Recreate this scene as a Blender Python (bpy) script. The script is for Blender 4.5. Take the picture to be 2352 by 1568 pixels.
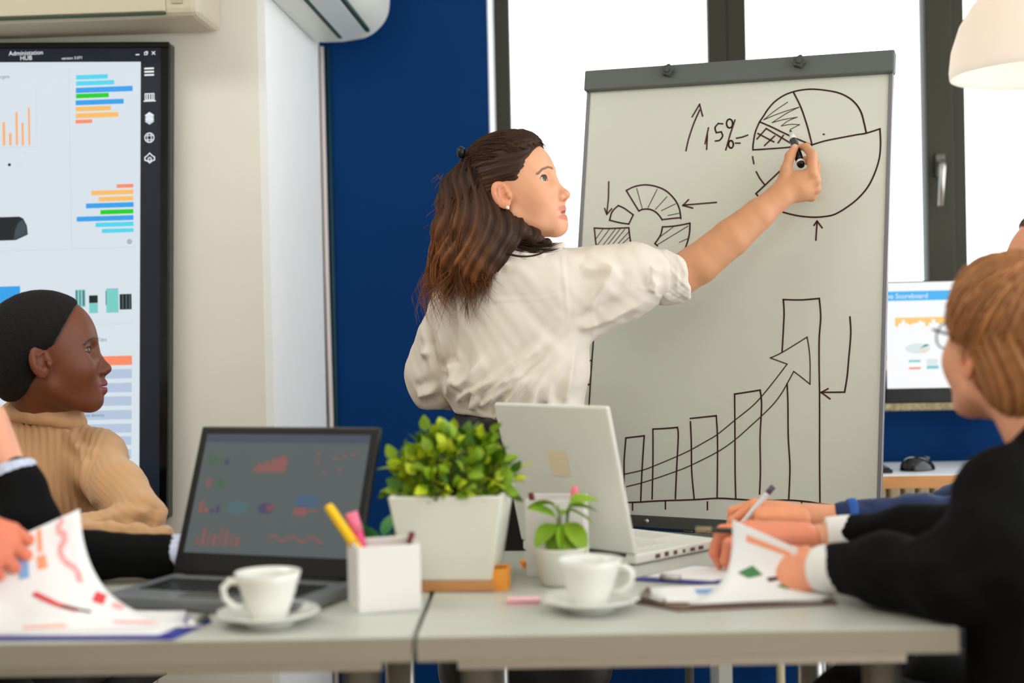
import bpy, math, random
import numpy as np
from mathutils import Matrix, Vector

for _o in list(bpy.data.objects):
    bpy.data.objects.remove(_o, do_unlink=True)
SC = bpy.context.scene
COL = SC.collection
R_ = math.radians

# ------------------------------------------------------------------ camera
cam_d = bpy.data.cameras.new('camera')
cam_d.lens = 50.0
cam_d.sensor_width = 36.0
cam_d.clip_start = 0.05
cam_d.dof.use_dof = True
cam_d.dof.focus_distance = 3.03
cam_d.dof.aperture_fstop = 1.9
cam = bpy.data.objects.new('camera', cam_d)
COL.objects.link(cam)
cam.matrix_world = (Matrix.Translation((0, 0, 1.15)) @ Matrix.Rotation(R_(3.5), 4, 'Z')
                    @ Matrix.Rotation(R_(90 - 0.6), 4, 'X') @ Matrix.Rotation(R_(-1.2), 4, 'Z'))
SC.camera = cam

# ------------------------------------------------------------------ world: white overcast sky
W = bpy.data.worlds.new('overcast_sky')
SC.world = W
W.use_nodes = True
_bg = W.node_tree.nodes['Background']
_bg.inputs[0].default_value = (0.93, 0.97, 1.0, 1)
_bg.inputs[1].default_value = 4.6

# ------------------------------------------------------------------ ceiling lamps of the meeting room, and an added front fill
def area_lamp(name, loc, sx, sy, watts, col, rot=(0, 0, 0)):
    d = bpy.data.lights.new(name, 'AREA')
    d.shape = 'RECTANGLE'; d.size = sx; d.size_y = sy; d.energy = watts; d.color = col
    o = bpy.data.objects.new(name, d)
    o.location = loc; o.rotation_euler = rot
    COL.objects.link(o)
    return o
LAMPC = (0.97, 0.985, 0.94)
area_lamp('ceiling_and_fill_lamp', (-1.75, 2.1, 2.62), 1.2, 0.6, 24, LAMPC)
area_lamp('ceiling_and_fill_lamp', (-0.55, 1.3, 2.62), 1.2, 0.6, 5, LAMPC)
area_lamp('ceiling_and_fill_lamp', (0.95, 1.6, 2.62), 1.2, 0.6, 4, LAMPC)
area_lamp('ceiling_and_fill_lamp', (-0.35, -0.6, 2.62), 1.2, 0.6, 16, LAMPC)  # added fill behind the camera, brightens surfaces facing it

SC.view_settings.view_transform = 'Standard'
SC.view_settings.look = 'None'
SC.view_settings.gamma = 1.0
SC.view_settings.use_curve_mapping = False
SC.view_settings.exposure = -0.25

# ================================================================== helpers
def lin(c):
    return tuple(((v / 255.0) / 12.92 if v / 255.0 <= 0.04045 else ((v / 255.0 + 0.055) / 1.055) ** 2.4) for v in c)

MATS = {}
def mat(name, rgb, rough=0.5, metal=0.0, spec=0.4, var=0.0, vscale=8.0, bump=0.0, bscale=60.0, attr=False,
        stretch=(1, 1, 1), sss=0.0, coat=0.0, sheen=0.0):
    if name in MATS:
        return MATS[name]
    m = bpy.data.materials.new(name)
    m.use_nodes = True
    nt = m.node_tree
    b = nt.nodes['Principled BSDF']
    c = lin(rgb) + (1,)
    b.inputs['Base Color'].default_value = c
    b.inputs['Roughness'].default_value = rough
    b.inputs['Metallic'].default_value = metal
    b.inputs['Specular IOR Level'].default_value = spec
    if coat: b.inputs['Coat Weight'].default_value = coat
    if sheen: b.inputs['Sheen Weight'].default_value = sheen
    if sss:
        b.inputs['Subsurface Weight'].default_value = sss
        b.inputs['Subsurface Radius'].default_value = (0.012, 0.005, 0.003)
        b.inputs['Subsurface Scale'].default_value = 0.5
    src = None
    if attr:
        a = nt.nodes.new('ShaderNodeAttribute'); a.attribute_name = 'Col'
        src = a.outputs['Color']
    if var or bump:
        tc = nt.nodes.new('ShaderNodeTexCoord')
        mp = nt.nodes.new('ShaderNodeMapping'); mp.inputs['Scale'].default_value = stretch
        nt.links.new(tc.outputs['Object'], mp.inputs['Vector'])
    if var:
        n = nt.nodes.new('ShaderNodeTexNoise'); n.inputs['Scale'].default_value = vscale
        n.inputs['Detail'].default_value = 4
        nt.links.new(mp.outputs['Vector'], n.inputs['Vector'])
        mr = nt.nodes.new('ShaderNodeMapRange')
        mr.inputs['From Min'].default_value = 0.25; mr.inputs['From Max'].default_value = 0.75
        mr.inputs['To Min'].default_value = 1 - var; mr.inputs['To Max'].default_value = 1 + var
        nt.links.new(n.outputs['Fac'], mr.inputs['Value'])
        mx = nt.nodes.new('ShaderNodeMix'); mx.data_type = 'RGBA'; mx.blend_type = 'MULTIPLY'
        mx.inputs[0].default_value = 1.0
        if src is not None: nt.links.new(src, mx.inputs[6])
        else: mx.inputs[6].default_value = c
        nt.links.new(mr.outputs['Result'], mx.inputs[7])
        src = mx.outputs[2]
    if src is not None:
        nt.links.new(src, b.inputs['Base Color'])
    if bump:
        n2 = nt.nodes.new('ShaderNodeTexNoise'); n2.inputs['Scale'].default_value = bscale
        nt.links.new(mp.outputs['Vector'], n2.inputs['Vector'])
        bp = nt.nodes.new('ShaderNodeBump'); bp.inputs['Strength'].default_value = bump
        bp.inputs['Distance'].default_value = 0.004
        nt.links.new(n2.outputs['Fac'], bp.inputs['Height'])
        nt.links.new(bp.outputs['Normal'], b.inputs['Normal'])
    MATS[name] = m
    return m

def emit(name, rgb, strength=1.0):
    if name in MATS: return MATS[name]
    m = bpy.data.materials.new(name); m.use_nodes = True
    b = m.node_tree.nodes['Principled BSDF']
    b.inputs['Base Color'].default_value = (0.01, 0.01, 0.01, 1)
    b.inputs['Roughness'].default_value = 0.35
    b.inputs['Specular IOR Level'].default_value = 0.3
    b.inputs['Emission Color'].default_value = lin(rgb) + (1,)
    b.inputs['Emission Strength'].default_value = strength*1.16
    MATS[name] = m
    return m

def glass_mat(name):
    m = bpy.data.materials.new(name); m.use_nodes = True
    nt = m.node_tree
    nt.nodes.remove(nt.nodes['Principled BSDF'])
    t = nt.nodes.new('ShaderNodeBsdfTransparent'); t.inputs[0].default_value = (0.97, 0.985, 0.98, 1)
    g = nt.nodes.new('ShaderNodeBsdfGlossy'); g.inputs['Roughness'].default_value = 0.02
    fr = nt.nodes.new('ShaderNodeFresnel'); fr.inputs[0].default_value = 1.35
    mx = nt.nodes.new('ShaderNodeMixShader')
    nt.links.new(fr.outputs[0], mx.inputs[0]); nt.links.new(t.outputs[0], mx.inputs[1]); nt.links.new(g.outputs[0], mx.inputs[2])
    nt.links.new(mx.outputs[0], nt.nodes['Material Output'].inputs[0])
    return m

class MB:
    """collects quads and n-gons, then links them as one mesh object"""
    def __init__(s): s.v = []; s.f = []; s.m = []
    def add(s, vs, fs, mi=0):
        o = len(s.v); s.v += [tuple(p) for p in vs]
        s.f += [tuple(i + o for i in f) for f in fs]; s.m += [mi] * len(fs)
        return s
    def box(s, x0, y0, z0, x1, y1, z1, mi=0):
        vs = [(x0,y0,z0),(x1,y0,z0),(x1,y1,z0),(x0,y1,z0),(x0,y0,z1),(x1,y0,z1),(x1,y1,z1),(x0,y1,z1)]
        return s.add(vs, [(0,3,2,1),(4,5,6,7),(0,1,5,4),(1,2,6,5),(2,3,7,6),(3,0,4,7)], mi)
    def quad(s, a, b, c, d, mi=0): return s.add([a, b, c, d], [(0,1,2,3)], mi)
    def tube(s, pts, r, n=8, mi=0, flat=None):
        P = [Vector(p) for p in pts]; k = len(P)
        rr = r if hasattr(r, '__len__') else [r] * k
        t0 = (P[1] - P[0]).normalized()
        up = Vector((0, 0, 1)) if abs(t0.z) < 0.9 else Vector((1, 0, 0))
        nrm = t0.cross(up).normalized()
        vs = []; fs = []
        for i in range(k):
            t = (P[min(i + 1, k - 1)] - P[max(i - 1, 0)])
            t = t.normalized() if t.length > 1e-9 else t0
            nrm = (nrm - t * nrm.dot(t))
            nrm = nrm.normalized() if nrm.length > 1e-9 else t.orthogonal().normalized()
            bi = t.cross(nrm)
            for j in range(n):
                a = 2 * math.pi * j / n
                vs.append(P[i] + nrm * (math.cos(a) * rr[i]) + bi * (math.sin(a) * rr[i]))
        for i in range(k - 1):
            for j in range(n):
                a = i * n + j; b = i * n + (j + 1) % n
                fs.append((a, b, b + n, a + n))
        fs.append(tuple(range(n))[::-1]); fs.append(tuple((k - 1) * n + j for j in range(n)))
        return s.add(vs, fs, mi)
    def lathe(s, prof, n=32, c=(0, 0, 0), mi=0):
        vs = []; fs = []
        for (r, z) in prof:
            for j in range(n):
                a = 2 * math.pi * j / n
                vs.append((c[0] + r * math.cos(a), c[1] + r * math.sin(a), c[2] + z))
        for i in range(len(prof) - 1):
            for j in range(n):
                a = i * n + j; b = i * n + (j + 1) % n
                fs.append((a, b, b + n, a + n))
        return s.add(vs, fs, mi)
    def grid(s, fn, nu, nv, mi=0):
        vs = [fn(i / nu, j / nv) for i in range(nu + 1) for j in range(nv + 1)]
        fs = [(i*(nv+1)+j, (i+1)*(nv+1)+j, (i+1)*(nv+1)+j+1, i*(nv+1)+j+1) for i in range(nu) for j in range(nv)]
        return s.add(vs, fs, mi)
    def prism(s, poly, fn0, fn1, mi=0):
        n = len(poly)
        vs = [fn0(p) for p in poly] + [fn1(p) for p in poly]
        fs = [tuple(range(n))[::-1], tuple(range(n, 2 * n))] + [(i, (i + 1) % n, (i + 1) % n + n, i + n) for i in range(n)]
        return s.add(vs, fs, mi)
    def build(s, name, m, parent=None, smooth=False, bevel=0.0, seg=2, solid=0.0, loc=None, rot=None, mw=None):
        me = bpy.data.meshes.new(name)
        me.from_pydata(s.v, [], s.f)
        ms = m if isinstance(m, (list, tuple)) else [m]
        for q in ms: me.materials.append(q)
        me.polygons.foreach_set('material_index', s.m)
        if smooth: me.polygons.foreach_set('use_smooth', [True] * len(me.polygons))
        me.update()
        return link(name, me, parent, bevel, seg, solid, loc, rot, mw)

def link(name, me, parent=None, bevel=0.0, seg=2, solid=0.0, loc=None, rot=None, mw=None):
    o = bpy.data.objects.new(name, me)
    COL.objects.link(o)
    if parent is not None: o.parent = parent
    if loc is not None: o.location = loc
    if rot is not None: o.rotation_euler = rot
    if mw is not None: o.matrix_local = mw
    if solid:
        q = o.modifiers.new('solid', 'SOLIDIFY'); q.thickness = solid; q.offset = 0
    if bevel:
        q = o.modifiers.new('bevel', 'BEVEL'); q.width = bevel; q.segments = seg; q.limit_method = 'ANGLE'
    return o

def tag(o, label, cat=None, group=None, kind=None):
    if label: o['label'] = label
    if cat: o['category'] = cat
    if group: o['group'] = group
    if kind: o['kind'] = kind
    return o

def thing(name, label, cat, loc=(0, 0, 0), rz=0.0, group=None):
    o = bpy.data.objects.new(name, None)
    o.empty_display_size = 0.05
    COL.objects.link(o)
    o.location = loc; o.rotation_euler = (0, 0, rz)
    return tag(o, label, cat, group)

def struct(o, label):
    o['kind'] = 'structure'; o['label'] = label
    return o

def text_into(mb, s, size, fn, mi=0, align='LEFT'):
    """lay out flat lettering; fn maps (x, y) of the text plane to a point"""
    cu = bpy.data.curves.new('t', 'FONT'); cu.body = s; cu.size = size; cu.align_x = align
    cu.resolution_u = 3
    ob = bpy.data.objects.new('t', cu)
    me = bpy.data.meshes.new_from_object(ob)
    mb.add([fn(v.co.x, v.co.y) for v in me.vertices], [tuple(p.vertices) for p in me.polygons], mi)
    bpy.data.objects.remove(ob); bpy.data.curves.remove(cu); bpy.data.meshes.remove(me)

# ================================================================== materials
BEIGE = mat('beige_wall_paint', (232, 228, 217), 0.85, var=0.015, vscale=3)
WHITE_TRIM_LIT_WALL = mat('white_trim_and_lit_wall', (240, 242, 241), 0.8, var=0.01)  # trim white; on the return wall it stands in for window light
BLUE = mat('deep_blue_wall_paint', (0, 52, 108), 0.7, spec=0.12, var=0.03, vscale=4)
CEIL = mat('ceiling_white', (235, 233, 228), 0.9)
FLOORM = mat('oak_floor', (158, 134, 110), 0.45, var=0.15, vscale=6, stretch=(8, 1, 1))
FRAME = mat('dark_olive_window_frame', (54, 54, 44), 0.5, spec=0.2)
GLASS = glass_mat('window_glass')
STONE = mat('speckled_stone', (205, 185, 140), 0.35, var=0.45, vscale=90)
BLACK = mat('black_plastic', (14, 15, 16), 0.35)
GLOSSBLACK = mat('gloss_black', (8, 9, 11), 0.12)
CHROME = mat('brushed_metal', (190, 188, 182), 0.28, metal=0.9)
WHITEP = mat('white_plastic', (228, 229, 220), 0.35)
CREAMP = mat('cream_plastic', (196, 187, 164), 0.4)
PORC = mat('white_porcelain', (233, 234, 226), 0.15, spec=0.6)
TABLE = mat('pale_table_laminate', (190, 192, 182), 0.35, var=0.01)
TEDGE = mat('table_edge_band', (150, 143, 127), 0.5)
GREYM = mat('grey_painted_metal', (92, 98, 94), 0.45)
DGREYM = mat('dark_grey_metal', (72, 74, 70), 0.5)
BOARD = mat('whiteboard_enamel', (212, 215, 202), 0.28, spec=0.35)
INK = mat('dark_red_brown_ink', (72, 22, 24), 0.6)
INK2 = mat('thin_marker_ink', (84, 58, 52), 0.7)
WOOD = mat('oak_edge', (196, 138, 84), 0.5, var=0.1, vscale=10, stretch=(1, 8, 8))
PAPER = mat('white_paper', (236, 236, 236), 0.8)
SKIN_FALLBACK = (224, 168, 134)

# ================================================================== the room
NW = 3.50      # plane of the wall that carries the screen
BW = 4.19      # plane of the blue window wall
RX = -0.812    # face of the return wall
struct(MB().box(-3.4, -1.6, -0.1, 3.0, 4.6, 0.0).build('floor', FLOORM), 'warm oak floor under the meeting table')
struct(MB().box(-3.4, -1.6, 2.65, 3.0, 4.6, 2.75).build('ceiling', CEIL), 'white ceiling above the meeting room')
struct(MB().box(-3.4, NW, 0, RX - 0.02, 4.6, 2.65).build('wall_left', BEIGE), 'beige wall behind the large portrait screen')
struct(MB().box(RX - 0.02, NW, 0, RX, 4.6, 2.65).build('wall_return', WHITE_TRIM_LIT_WALL), 'return wall beside the blue wall, window light painted in as white')  # same wall as wall_left, its window light put into a whiter colour
struct(MB().box(-3.4, -1.5, 0, -3.3, NW, 2.65).build('wall_side', BEIGE), 'beige side wall beyond the seated group')
struct(MB().box(-3.4, -1.6, 0, 3.0, -1.5, 2.65).build('wall_front', BEIGE), 'beige wall facing the window wall')
WX0, WX1, WZ0, WZ1 = -0.31, 2.62, 0.905, 2.48
wb = MB()
wb.box(RX, BW, 0, WX0, BW + 0.3, 2.65).box(WX0, BW, 0, WX1, BW + 0.3, WZ0 - 0.02).box(WX0, BW, WZ1, WX1, BW + 0.3, 2.65).box(WX1, BW, 0, 2.9, BW + 0.3, 2.65)
struct(wb.build('wall_back', BLUE), 'deep blue wall around the windows')
struct(MB().box(WX0, BW + 0.004, WZ0, WX0 + 0.004, BW + 0.22, WZ1).build('trim_1', WHITE_TRIM_LIT_WALL), 'white window reveal beside the blue wall')
sill = MB().box(WX0 - 0.03, BW - 0.05, WZ0 - 0.02, WX1 + 0.03, BW + 0.26, WZ0 + 0.004).build('trim_2', STONE, bevel=0.004)
struct(sill, 'speckled stone window sill above the back desk')
struct(MB().box(-3.3, NW - 0.015, 0, RX, NW, 0.08).build('baseboard_left', WHITE_TRIM_LIT_WALL), 'white baseboard under the beige wall')

# windows: three panes between olive-dark frames
FY0, FY1 = BW + 0.22, BW + 0.28
def window(n, x0, x1, wl, wr, label, sash):
    w = thing('window_%d' % n, label, None)
    w['kind'] = 'structure'
    f = MB()
    z0, z1 = WZ0, WZ1
    f.box(x0, FY0, z0, x0 + wl, FY1, z1).box(x1 - wr, FY0, z0, x1, FY1, z1)
    f.box(x0 + wl, FY0, z0, x1 - wr, FY1, z0 + 0.09).box(x0 + wl, FY0, z1 - 0.09, x1 - wr, FY1, z1)
    f.build('window_frame', FRAME, w, bevel=0.004)
    if sash:
        s = MB(); a, b = sash
        s.box(a, FY0 - 0.018, z0 + 0.02, b, FY0, z1 - 0.02)
        s.build('sash_stile', FRAME, w, bevel=0.004)
    MB().box(x0 + wl, FY0 + 0.025, z0 + 0.09, x1 - wr, FY0 + 0.031, z1 - 0.09).build('pane', GLASS, w)
    return w
window(1, -0.306, 0.41, 0.048, 0.058, 'tall bright window nearest the blue wall', None)
w2 = window(2, 0.41, 1.085, 0.060, 0.082, 'middle bright window behind the flip chart', (1.004, 1.085))
window(3, 1.085, 2.62, 0.042, 0.05, 'bright window beyond the pendant lamp', None)
h = MB().box(1.028, FY0 - 0.030, 1.575, 1.056, FY0 - 0.018, 1.645).build('handle_plate', mat('worn_bronze', (90, 92, 82), 0.35, metal=0.6), w2, bevel=0.003)
MB().tube([(1.042, FY0 - 0.03, 1.615), (1.042, FY0 - 0.062, 1.618), (1.040, FY0 - 0.068, 1.60), (1.032, FY0 - 0.068, 1.485)], [0.008, 0.009, 0.0095, 0.008], 8).build('lever', CHROME, h, smooth=True)

# ================================================================== wall-mounted things
# --- portrait touch screen
TVX, TVZ, TVY = -1.039, 1.867, 3.45
tv = thing('wall_display', 'large black portrait touch screen showing dashboard charts on the beige wall', 'display', (TVX, TVY, TVZ))
fr = MB()
tw, th_ = 0.70, 1.176
fr.box(-tw, 0.0, -th_, 0, 0.045, 0)
fr.build('casing', GLOSSBLACK, tv, bevel=0.006)
bz = MB()
bz.box(-tw, -0.006, -0.014, 0, 0, 0).box(-tw, -0.006, -th_, 0, 0, -th_ + 0.028).box(-0.022, -0.006, -th_ + 0.028, 0, 0, -0.014).box(-tw, -0.006, -th_ + 0.028, -tw + 0.022, 0, -0.014)
bz.build('bezel', GLOSSBLACK, tv, bevel=0.002)
scm = [emit('screen_panel', (222, 232, 240), 0.95), emit('screen_navy', (20, 30, 46), 0.7), emit('screen_cyan', (80, 214, 240)),
       emit('screen_blue', (48, 160, 236)), emit('screen_green', (8, 206, 26)), emit('screen_amber', (252, 190, 100)),
       emit('screen_coral', (252, 140, 104)), emit('screen_mist', (182, 198, 222)), emit('screen_teal', (120, 205, 200)),
       emit('screen_ink', (12, 24, 34)), emit('screen_orange', (250, 178, 120)), emit('screen_white', (246, 250, 252)), emit('screen_slate', (92, 112, 122)),
       emit('screen_pale', (206, 218, 226)), emit('screen_graphite', (58, 72, 80))]
s = MB()
def rq(mb, x0, z0, x1, z1, mi, d): mb.quad((x0, -d, z0), (x1, -d, z0), (x1, -d, z1), (x0, -d, z1), mi)
rq(s, -tw + 0.022, -1.148, -0.022, -0.014, 1, 0.001)
rq(s, -tw + 0.022, -1.148, -0.072, -0.048, 0, 0.0015)
panel = s.build('screen', scm, tv)
g = MB(); D1 = 0.002
RECTS = {2: [(-236,-84,-156,-73),(-236,-99,-140,-88),(-193,-449,-97,-438),(-177,-464,-97,-454)],
 3: [(-237,-117,-94,-104),(-238,-147,-117,-135),(-216,-402,-96,-390),(-240,-434,-97,-422),(-579,-660,-386,-589)],
 4: [(-237,-130,-154,-119),(-180,-418,-97,-407)],
 5: [(-238,-162,-149,-151),(-238,-179,-131,-167),(-202,-370,-96,-359),(-184,-386,-97,-375)],
 6: [(-239,-192,-197,-183),(-138,-354,-96,-345),(-252,-791,-106,-768)],
 7: [(-253,-824,-107,-801),(-254,-858,-108,-835),(-255,-891,-109,-868),(-255,-925,-109,-902),(-256,-958,-110,-936),(-257,-989,-111,-967),(-258,-1023,-112,-1000)],
 8: [(-247,-645,-221,-602),(-212,-661,-190,-635),(-169,-661,-138,-601)],
 9: [(-212,-636,-190,-617),(-135,-654,-105,-616),(-170,-642,-168,-607)],
 10: [(-424,-240,-417,-182),(-408,-240,-401,-210),(-391,-240,-385,-158),(-376,-241,-370,-185),(-359,-241,-354,-148)],
 13: [(-255,-500,-253,-57),(-338,-245,-337,-95),(-560,-246,-337,-244),(-640,-502,-90,-500),(-640,-690,-104,-688)]}
for mi, L in RECTS.items():
    for (a, b, c, d) in L: rq(g, a/1000, b/1000, c/1000, d/1000, mi, D1)
for (a, w) in ((-245, 4), (-236, 3), (-228, 5)):        # ribs of the connector pictures
    rq(g, a/1000, -0.642, (a + w)/1000, -0.604, 12, D1 + 0.0005)
for a in (-128, -119, -111): rq(g, a/1000, -0.652, (a + 2)/1000, -0.618, 12, D1 + 0.0005)
half = [(-0.70, -0.475), (-0.395, -0.475), (-0.364, -0.462), (-0.366, -0.44), (-0.375, -0.422), (-0.385, -0.417), (-0.70, -0.417)]
g.add([(x, -D1, z) for x, z in half if x > -0.67] + [(-0.67, -D1, -0.417), (-0.67, -D1, -0.475)], [tuple(range(7))], 9)
g.add([(-0.400, -D1 - 0.0005, -0.474), (-0.366, -D1 - 0.0005, -0.461), (-0.368, -D1 - 0.0005, -0.44), (-0.377, -D1 - 0.0005, -0.424), (-0.388, -D1 - 0.0005, -0.432), (-0.396, -D1 - 0.0005, -0.45)], [tuple(range(6))], 14)
def stroke(mb, pts, w, fn, mi):
    for i in range(len(pts) - 1):
        (x0, y0), (x1, y1) = pts[i], pts[i + 1]
        L = math.hypot(x1 - x0, y1 - y0) or 1e-6
        nx, ny = -(y1 - y0) / L * w / 2, (x1 - x0) / L * w / 2
        ex, ey = (x1 - x0) / L * w / 2, (y1 - y0) / L * w / 2
        mb.quad(fn(x0 - nx - ex, y0 - ny - ey), fn(x1 - nx + ex, y1 - ny + ey), fn(x1 + nx + ex, y1 + ny + ey), fn(x0 + nx - ex, y0 + ny - ey), mi)
def circ(cx, cy, rx, ry, n=20): return [(cx + rx * math.cos(2*math.pi*i/n), cy + ry * math.sin(2*math.pi*i/n)) for i in range(n + 1)]
TVF = lambda x, y: (x, -D1, y)
for dy in (0, 0.008, -0.008): stroke(g, [(-0.062, -0.071 + dy), (-0.042, -0.071 + dy)], 0.004, TVF, 11)
stroke(g, [(-0.063, -0.125), (-0.063, -0.14), (-0.041, -0.14), (-0.041, -0.125), (-0.063, -0.125)], 0.0022, TVF, 11)
stroke(g, [(-0.066, -0.143), (-0.038, -0.143)], 0.0025, TVF, 11)
for k in (-0.058, -0.052, -0.046): stroke(g, [(k, -0.128), (k, -0.137)], 0.0028, TVF, 11)
for k in range(4): g.add([TVF(-0.065, -0.178 - k*0.005), TVF(-0.053, -0.186 - k*0.005), TVF(-0.041, -0.178 - k*0.005), TVF(-0.053, -0.170 - k*0.005)], [(0, 1, 2, 3)], 11 if k % 2 == 0 else 13)
stroke(g, circ(-0.054, -0.233, 0.0115, 0.0115), 0.002, TVF, 11)
stroke(g, circ(-0.054, -0.233, 0.005, 0.0115), 0.0016, TVF, 11)
for k in (-0.005, 0.005): stroke(g, [(-0.064, -0.233 + k), (-0.044, -0.233 + k)], 0.0016, TVF, 11)
stroke(g, [(-0.066, -0.288), (-0.066, -0.281), (-0.06, -0.277), (-0.054, -0.271), (-0.048, -0.277), (-0.042, -0.281), (-0.042, -0.288), (-0.048, -0.290), (-0.054, -0.295), (-0.06, -0.290), (-0.066, -0.288)], 0.0025, TVF, 11)
stroke(g, circ(-0.054, -0.286, 0.004, 0.004, 10), 0.003, TVF, 13)
stroke(g, [(-0.084, -0.028), (-0.077, -0.028)], 0.0025, TVF, 11)
stroke(g, [(-0.063, -0.029), (-0.063, -0.023), (-0.057, -0.023), (-0.057, -0.029), (-0.063, -0.029)], 0.0016, TVF, 11)
stroke(g, [(-0.060, -0.021), (-0.055, -0.021), (-0.055, -0.027)], 0.0012, TVF, 11)
stroke(g, [(-0.044, -0.022), (-0.037, -0.029)], 0.0018, TVF, 11); stroke(g, [(-0.044, -0.029), (-0.037, -0.022)], 0.0018, TVF, 11)
stroke(g, circ(-0.108, -0.487, 0.005, 0.005, 14), 0.0015, TVF, 12); stroke(g, [(-0.111, -0.487), (-0.105, -0.487)], 0.0013, TVF, 12); stroke(g, [(-0.108, -0.49), (-0.108, -0.484)], 0.0013, TVF, 12)
g.add([TVF(-0.408 + 0.004*math.cos(a*0.6283), -0.288 + 0.004*math.sin(a*0.6283)) for a in range(10)], [tuple(range(10))], 9)
stroke(g, [(-0.56 + 0.011*k, -0.120 + 0.003*math.sin(k*1.7)) for k in range(19)], 0.0012, TVF, 13)
def T(s_, x, z, size, mi, align='LEFT'): text_into(g, s_, size, lambda a, b: (x + a, -D1 - 0.0008, z + b), mi, align)
T('Administation', -0.361, -0.0185, 0.0155, 11, 'CENTER'); T('HUB', -0.361, -0.031, 0.0155, 11, 'CENTER'); T('version 3.071', -0.245, -0.0335, 0.0098, 11, 'CENTER')
T('Targets', -0.44, -0.074, 0.012, 12); T('5d', -0.372, -0.262, 0.009, 13); T('Target', -0.395, -0.291, 0.009, 13); T('Control Tabs', -0.237, -0.731, 0.0125, 12)
for s_, z in (('Orders', -0.817), ('Input streams', -0.886), ('Market density', -0.917), ('Assets', -0.952), ('Earnings & Bills', -0.982)):
    T(s_, -0.247, z, 0.0115, 12)
g.v = [(x - 0.0195*z, y, z + 0.033*x) for x, y, z in g.v]
g.build('dashboard_graphics', scm, panel)
tv.rotation_euler = (0, R_(1.6), 0)
MB().box(-0.45, 0.045, -0.75, -0.25, 0.05 + 0.0, -0.45).build('wall_mount', BLACK, tv)

# --- air conditioner on the beige wall (only its lower edge is in view)
ac = thing('air_conditioner', 'cream air conditioner above the portrait screen on the beige wall', 'air conditioner', (-0.90, NW, 1.895))
MB().box(-0.95, -0.205, 0.0, -0.02, -0.002, 0.29).build('housing', CREAMP, ac, bevel=0.02, seg=3)
MB().box(-0.95, -0.211, 0.012, -0.10, -0.204, 0.10).build('air_flap', CREAMP, ac, bevel=0.003)
MB().box(-0.95, -0.208, 0.004, -0.10, -0.2045, 0.010).build('outlet_slot', mat('vent_shadow_green', (40, 66, 50), 0.7), ac)
MB().box(-0.085, -0.2085, 0.03, -0.060, -0.2045, 0.045).build('indicator', mat('ac_indicator', (176, 166, 140), 0.4), ac)

# --- white air conditioner on the return wall
ac2 = thing('air_conditioner', 'white rounded air conditioner with open louvres beside the blue wall', 'air conditioner', (RX, 0, 1.985))
prof = [(0.0, 0.005), (0.03, 0.0), (0.09, 0.0), (0.15, 0.008), (0.19, 0.03), (0.218, 0.065), (0.228, 0.11), (0.226, 0.18), (0.215, 0.25), (0.19, 0.275), (0.0, 0.28)]
def _round(P, n=4):
    out = []
    for i in range(len(P) - 1):
        p0, p1, p2, p3 = P[max(i-1, 0)], P[i], P[i+1], P[min(i+2, len(P)-1)]
        for j in range(n if 2 < i < 9 else 1):
            t = j/n
            out.append(tuple(0.5*(2*p1[c] + (p2[c]-p0[c])*t + (2*p0[c]-5*p1[c]+4*p2[c]-p3[c])*t*t + (3*p1[c]-p0[c]-3*p2[c]+p3[c])*t**3) for c in (0, 1)))
    return out + [P[-1]]
prof = _round(prof)
q = MB(); q.prism(prof, lambda p: (p[0], 3.47, p[1]), lambda p: (p[0], 4.10, p[1]))
q.build('housing', WHITEP, ac2, bevel=0.006, seg=3)
SLOT = mat('louvre_gap', (24, 62, 48), 0.6)
for (a, za, b, zb, nm) in ((0.088, -0.0015, 0.098, 0.0005, 'louvre_gap'), (0.168, 0.014, 0.178, 0.021, 'louvre_gap')):
    MB().box(a, 3.52, min(za, zb) - 0.002, b, 4.03, max(za, zb) + 0.004).build(nm, SLOT, ac2)
fl = MB(); fl.add([(0.100, 3.52, -0.004), (0.166, 3.52, 0.010), (0.166, 4.03, 0.010), (0.100, 4.03, -0.004), (0.100, 3.52, 0.002), (0.166, 3.52, 0.016), (0.166, 4.03, 0.016), (0.100, 4.03, 0.002)],
      [(0,3,2,1),(4,5,6,7),(0,1,5,4),(1,2,6,5),(2,3,7,6),(3,0,4,7)])
fl.build('louvre', mat('louvre_grey_white', (214, 220, 218), 0.35), ac2, bevel=0.002)
cb = thing('cable_conduit', 'pale cable running down the corner between white and blue walls', 'cable', (RX, BW, 0))
MB().tube([(0.010, -0.012, 1.99), (0.011, -0.012, 1.3), (0.014, -0.012, 0.9), (0.012, -0.012, 0.05)], 0.0065, 8).build('sheath', mat('cable_pale_pink', (226, 212, 204), 0.5), cb, smooth=True)
MB().tube([(0.028, -0.008, 1.99), (0.028, -0.008, 1.2), (0.030, -0.008, 0.05)], 0.0045, 8).build('wire', mat('cable_dark_green', (16, 60, 58), 0.5), cb, smooth=True)

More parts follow.
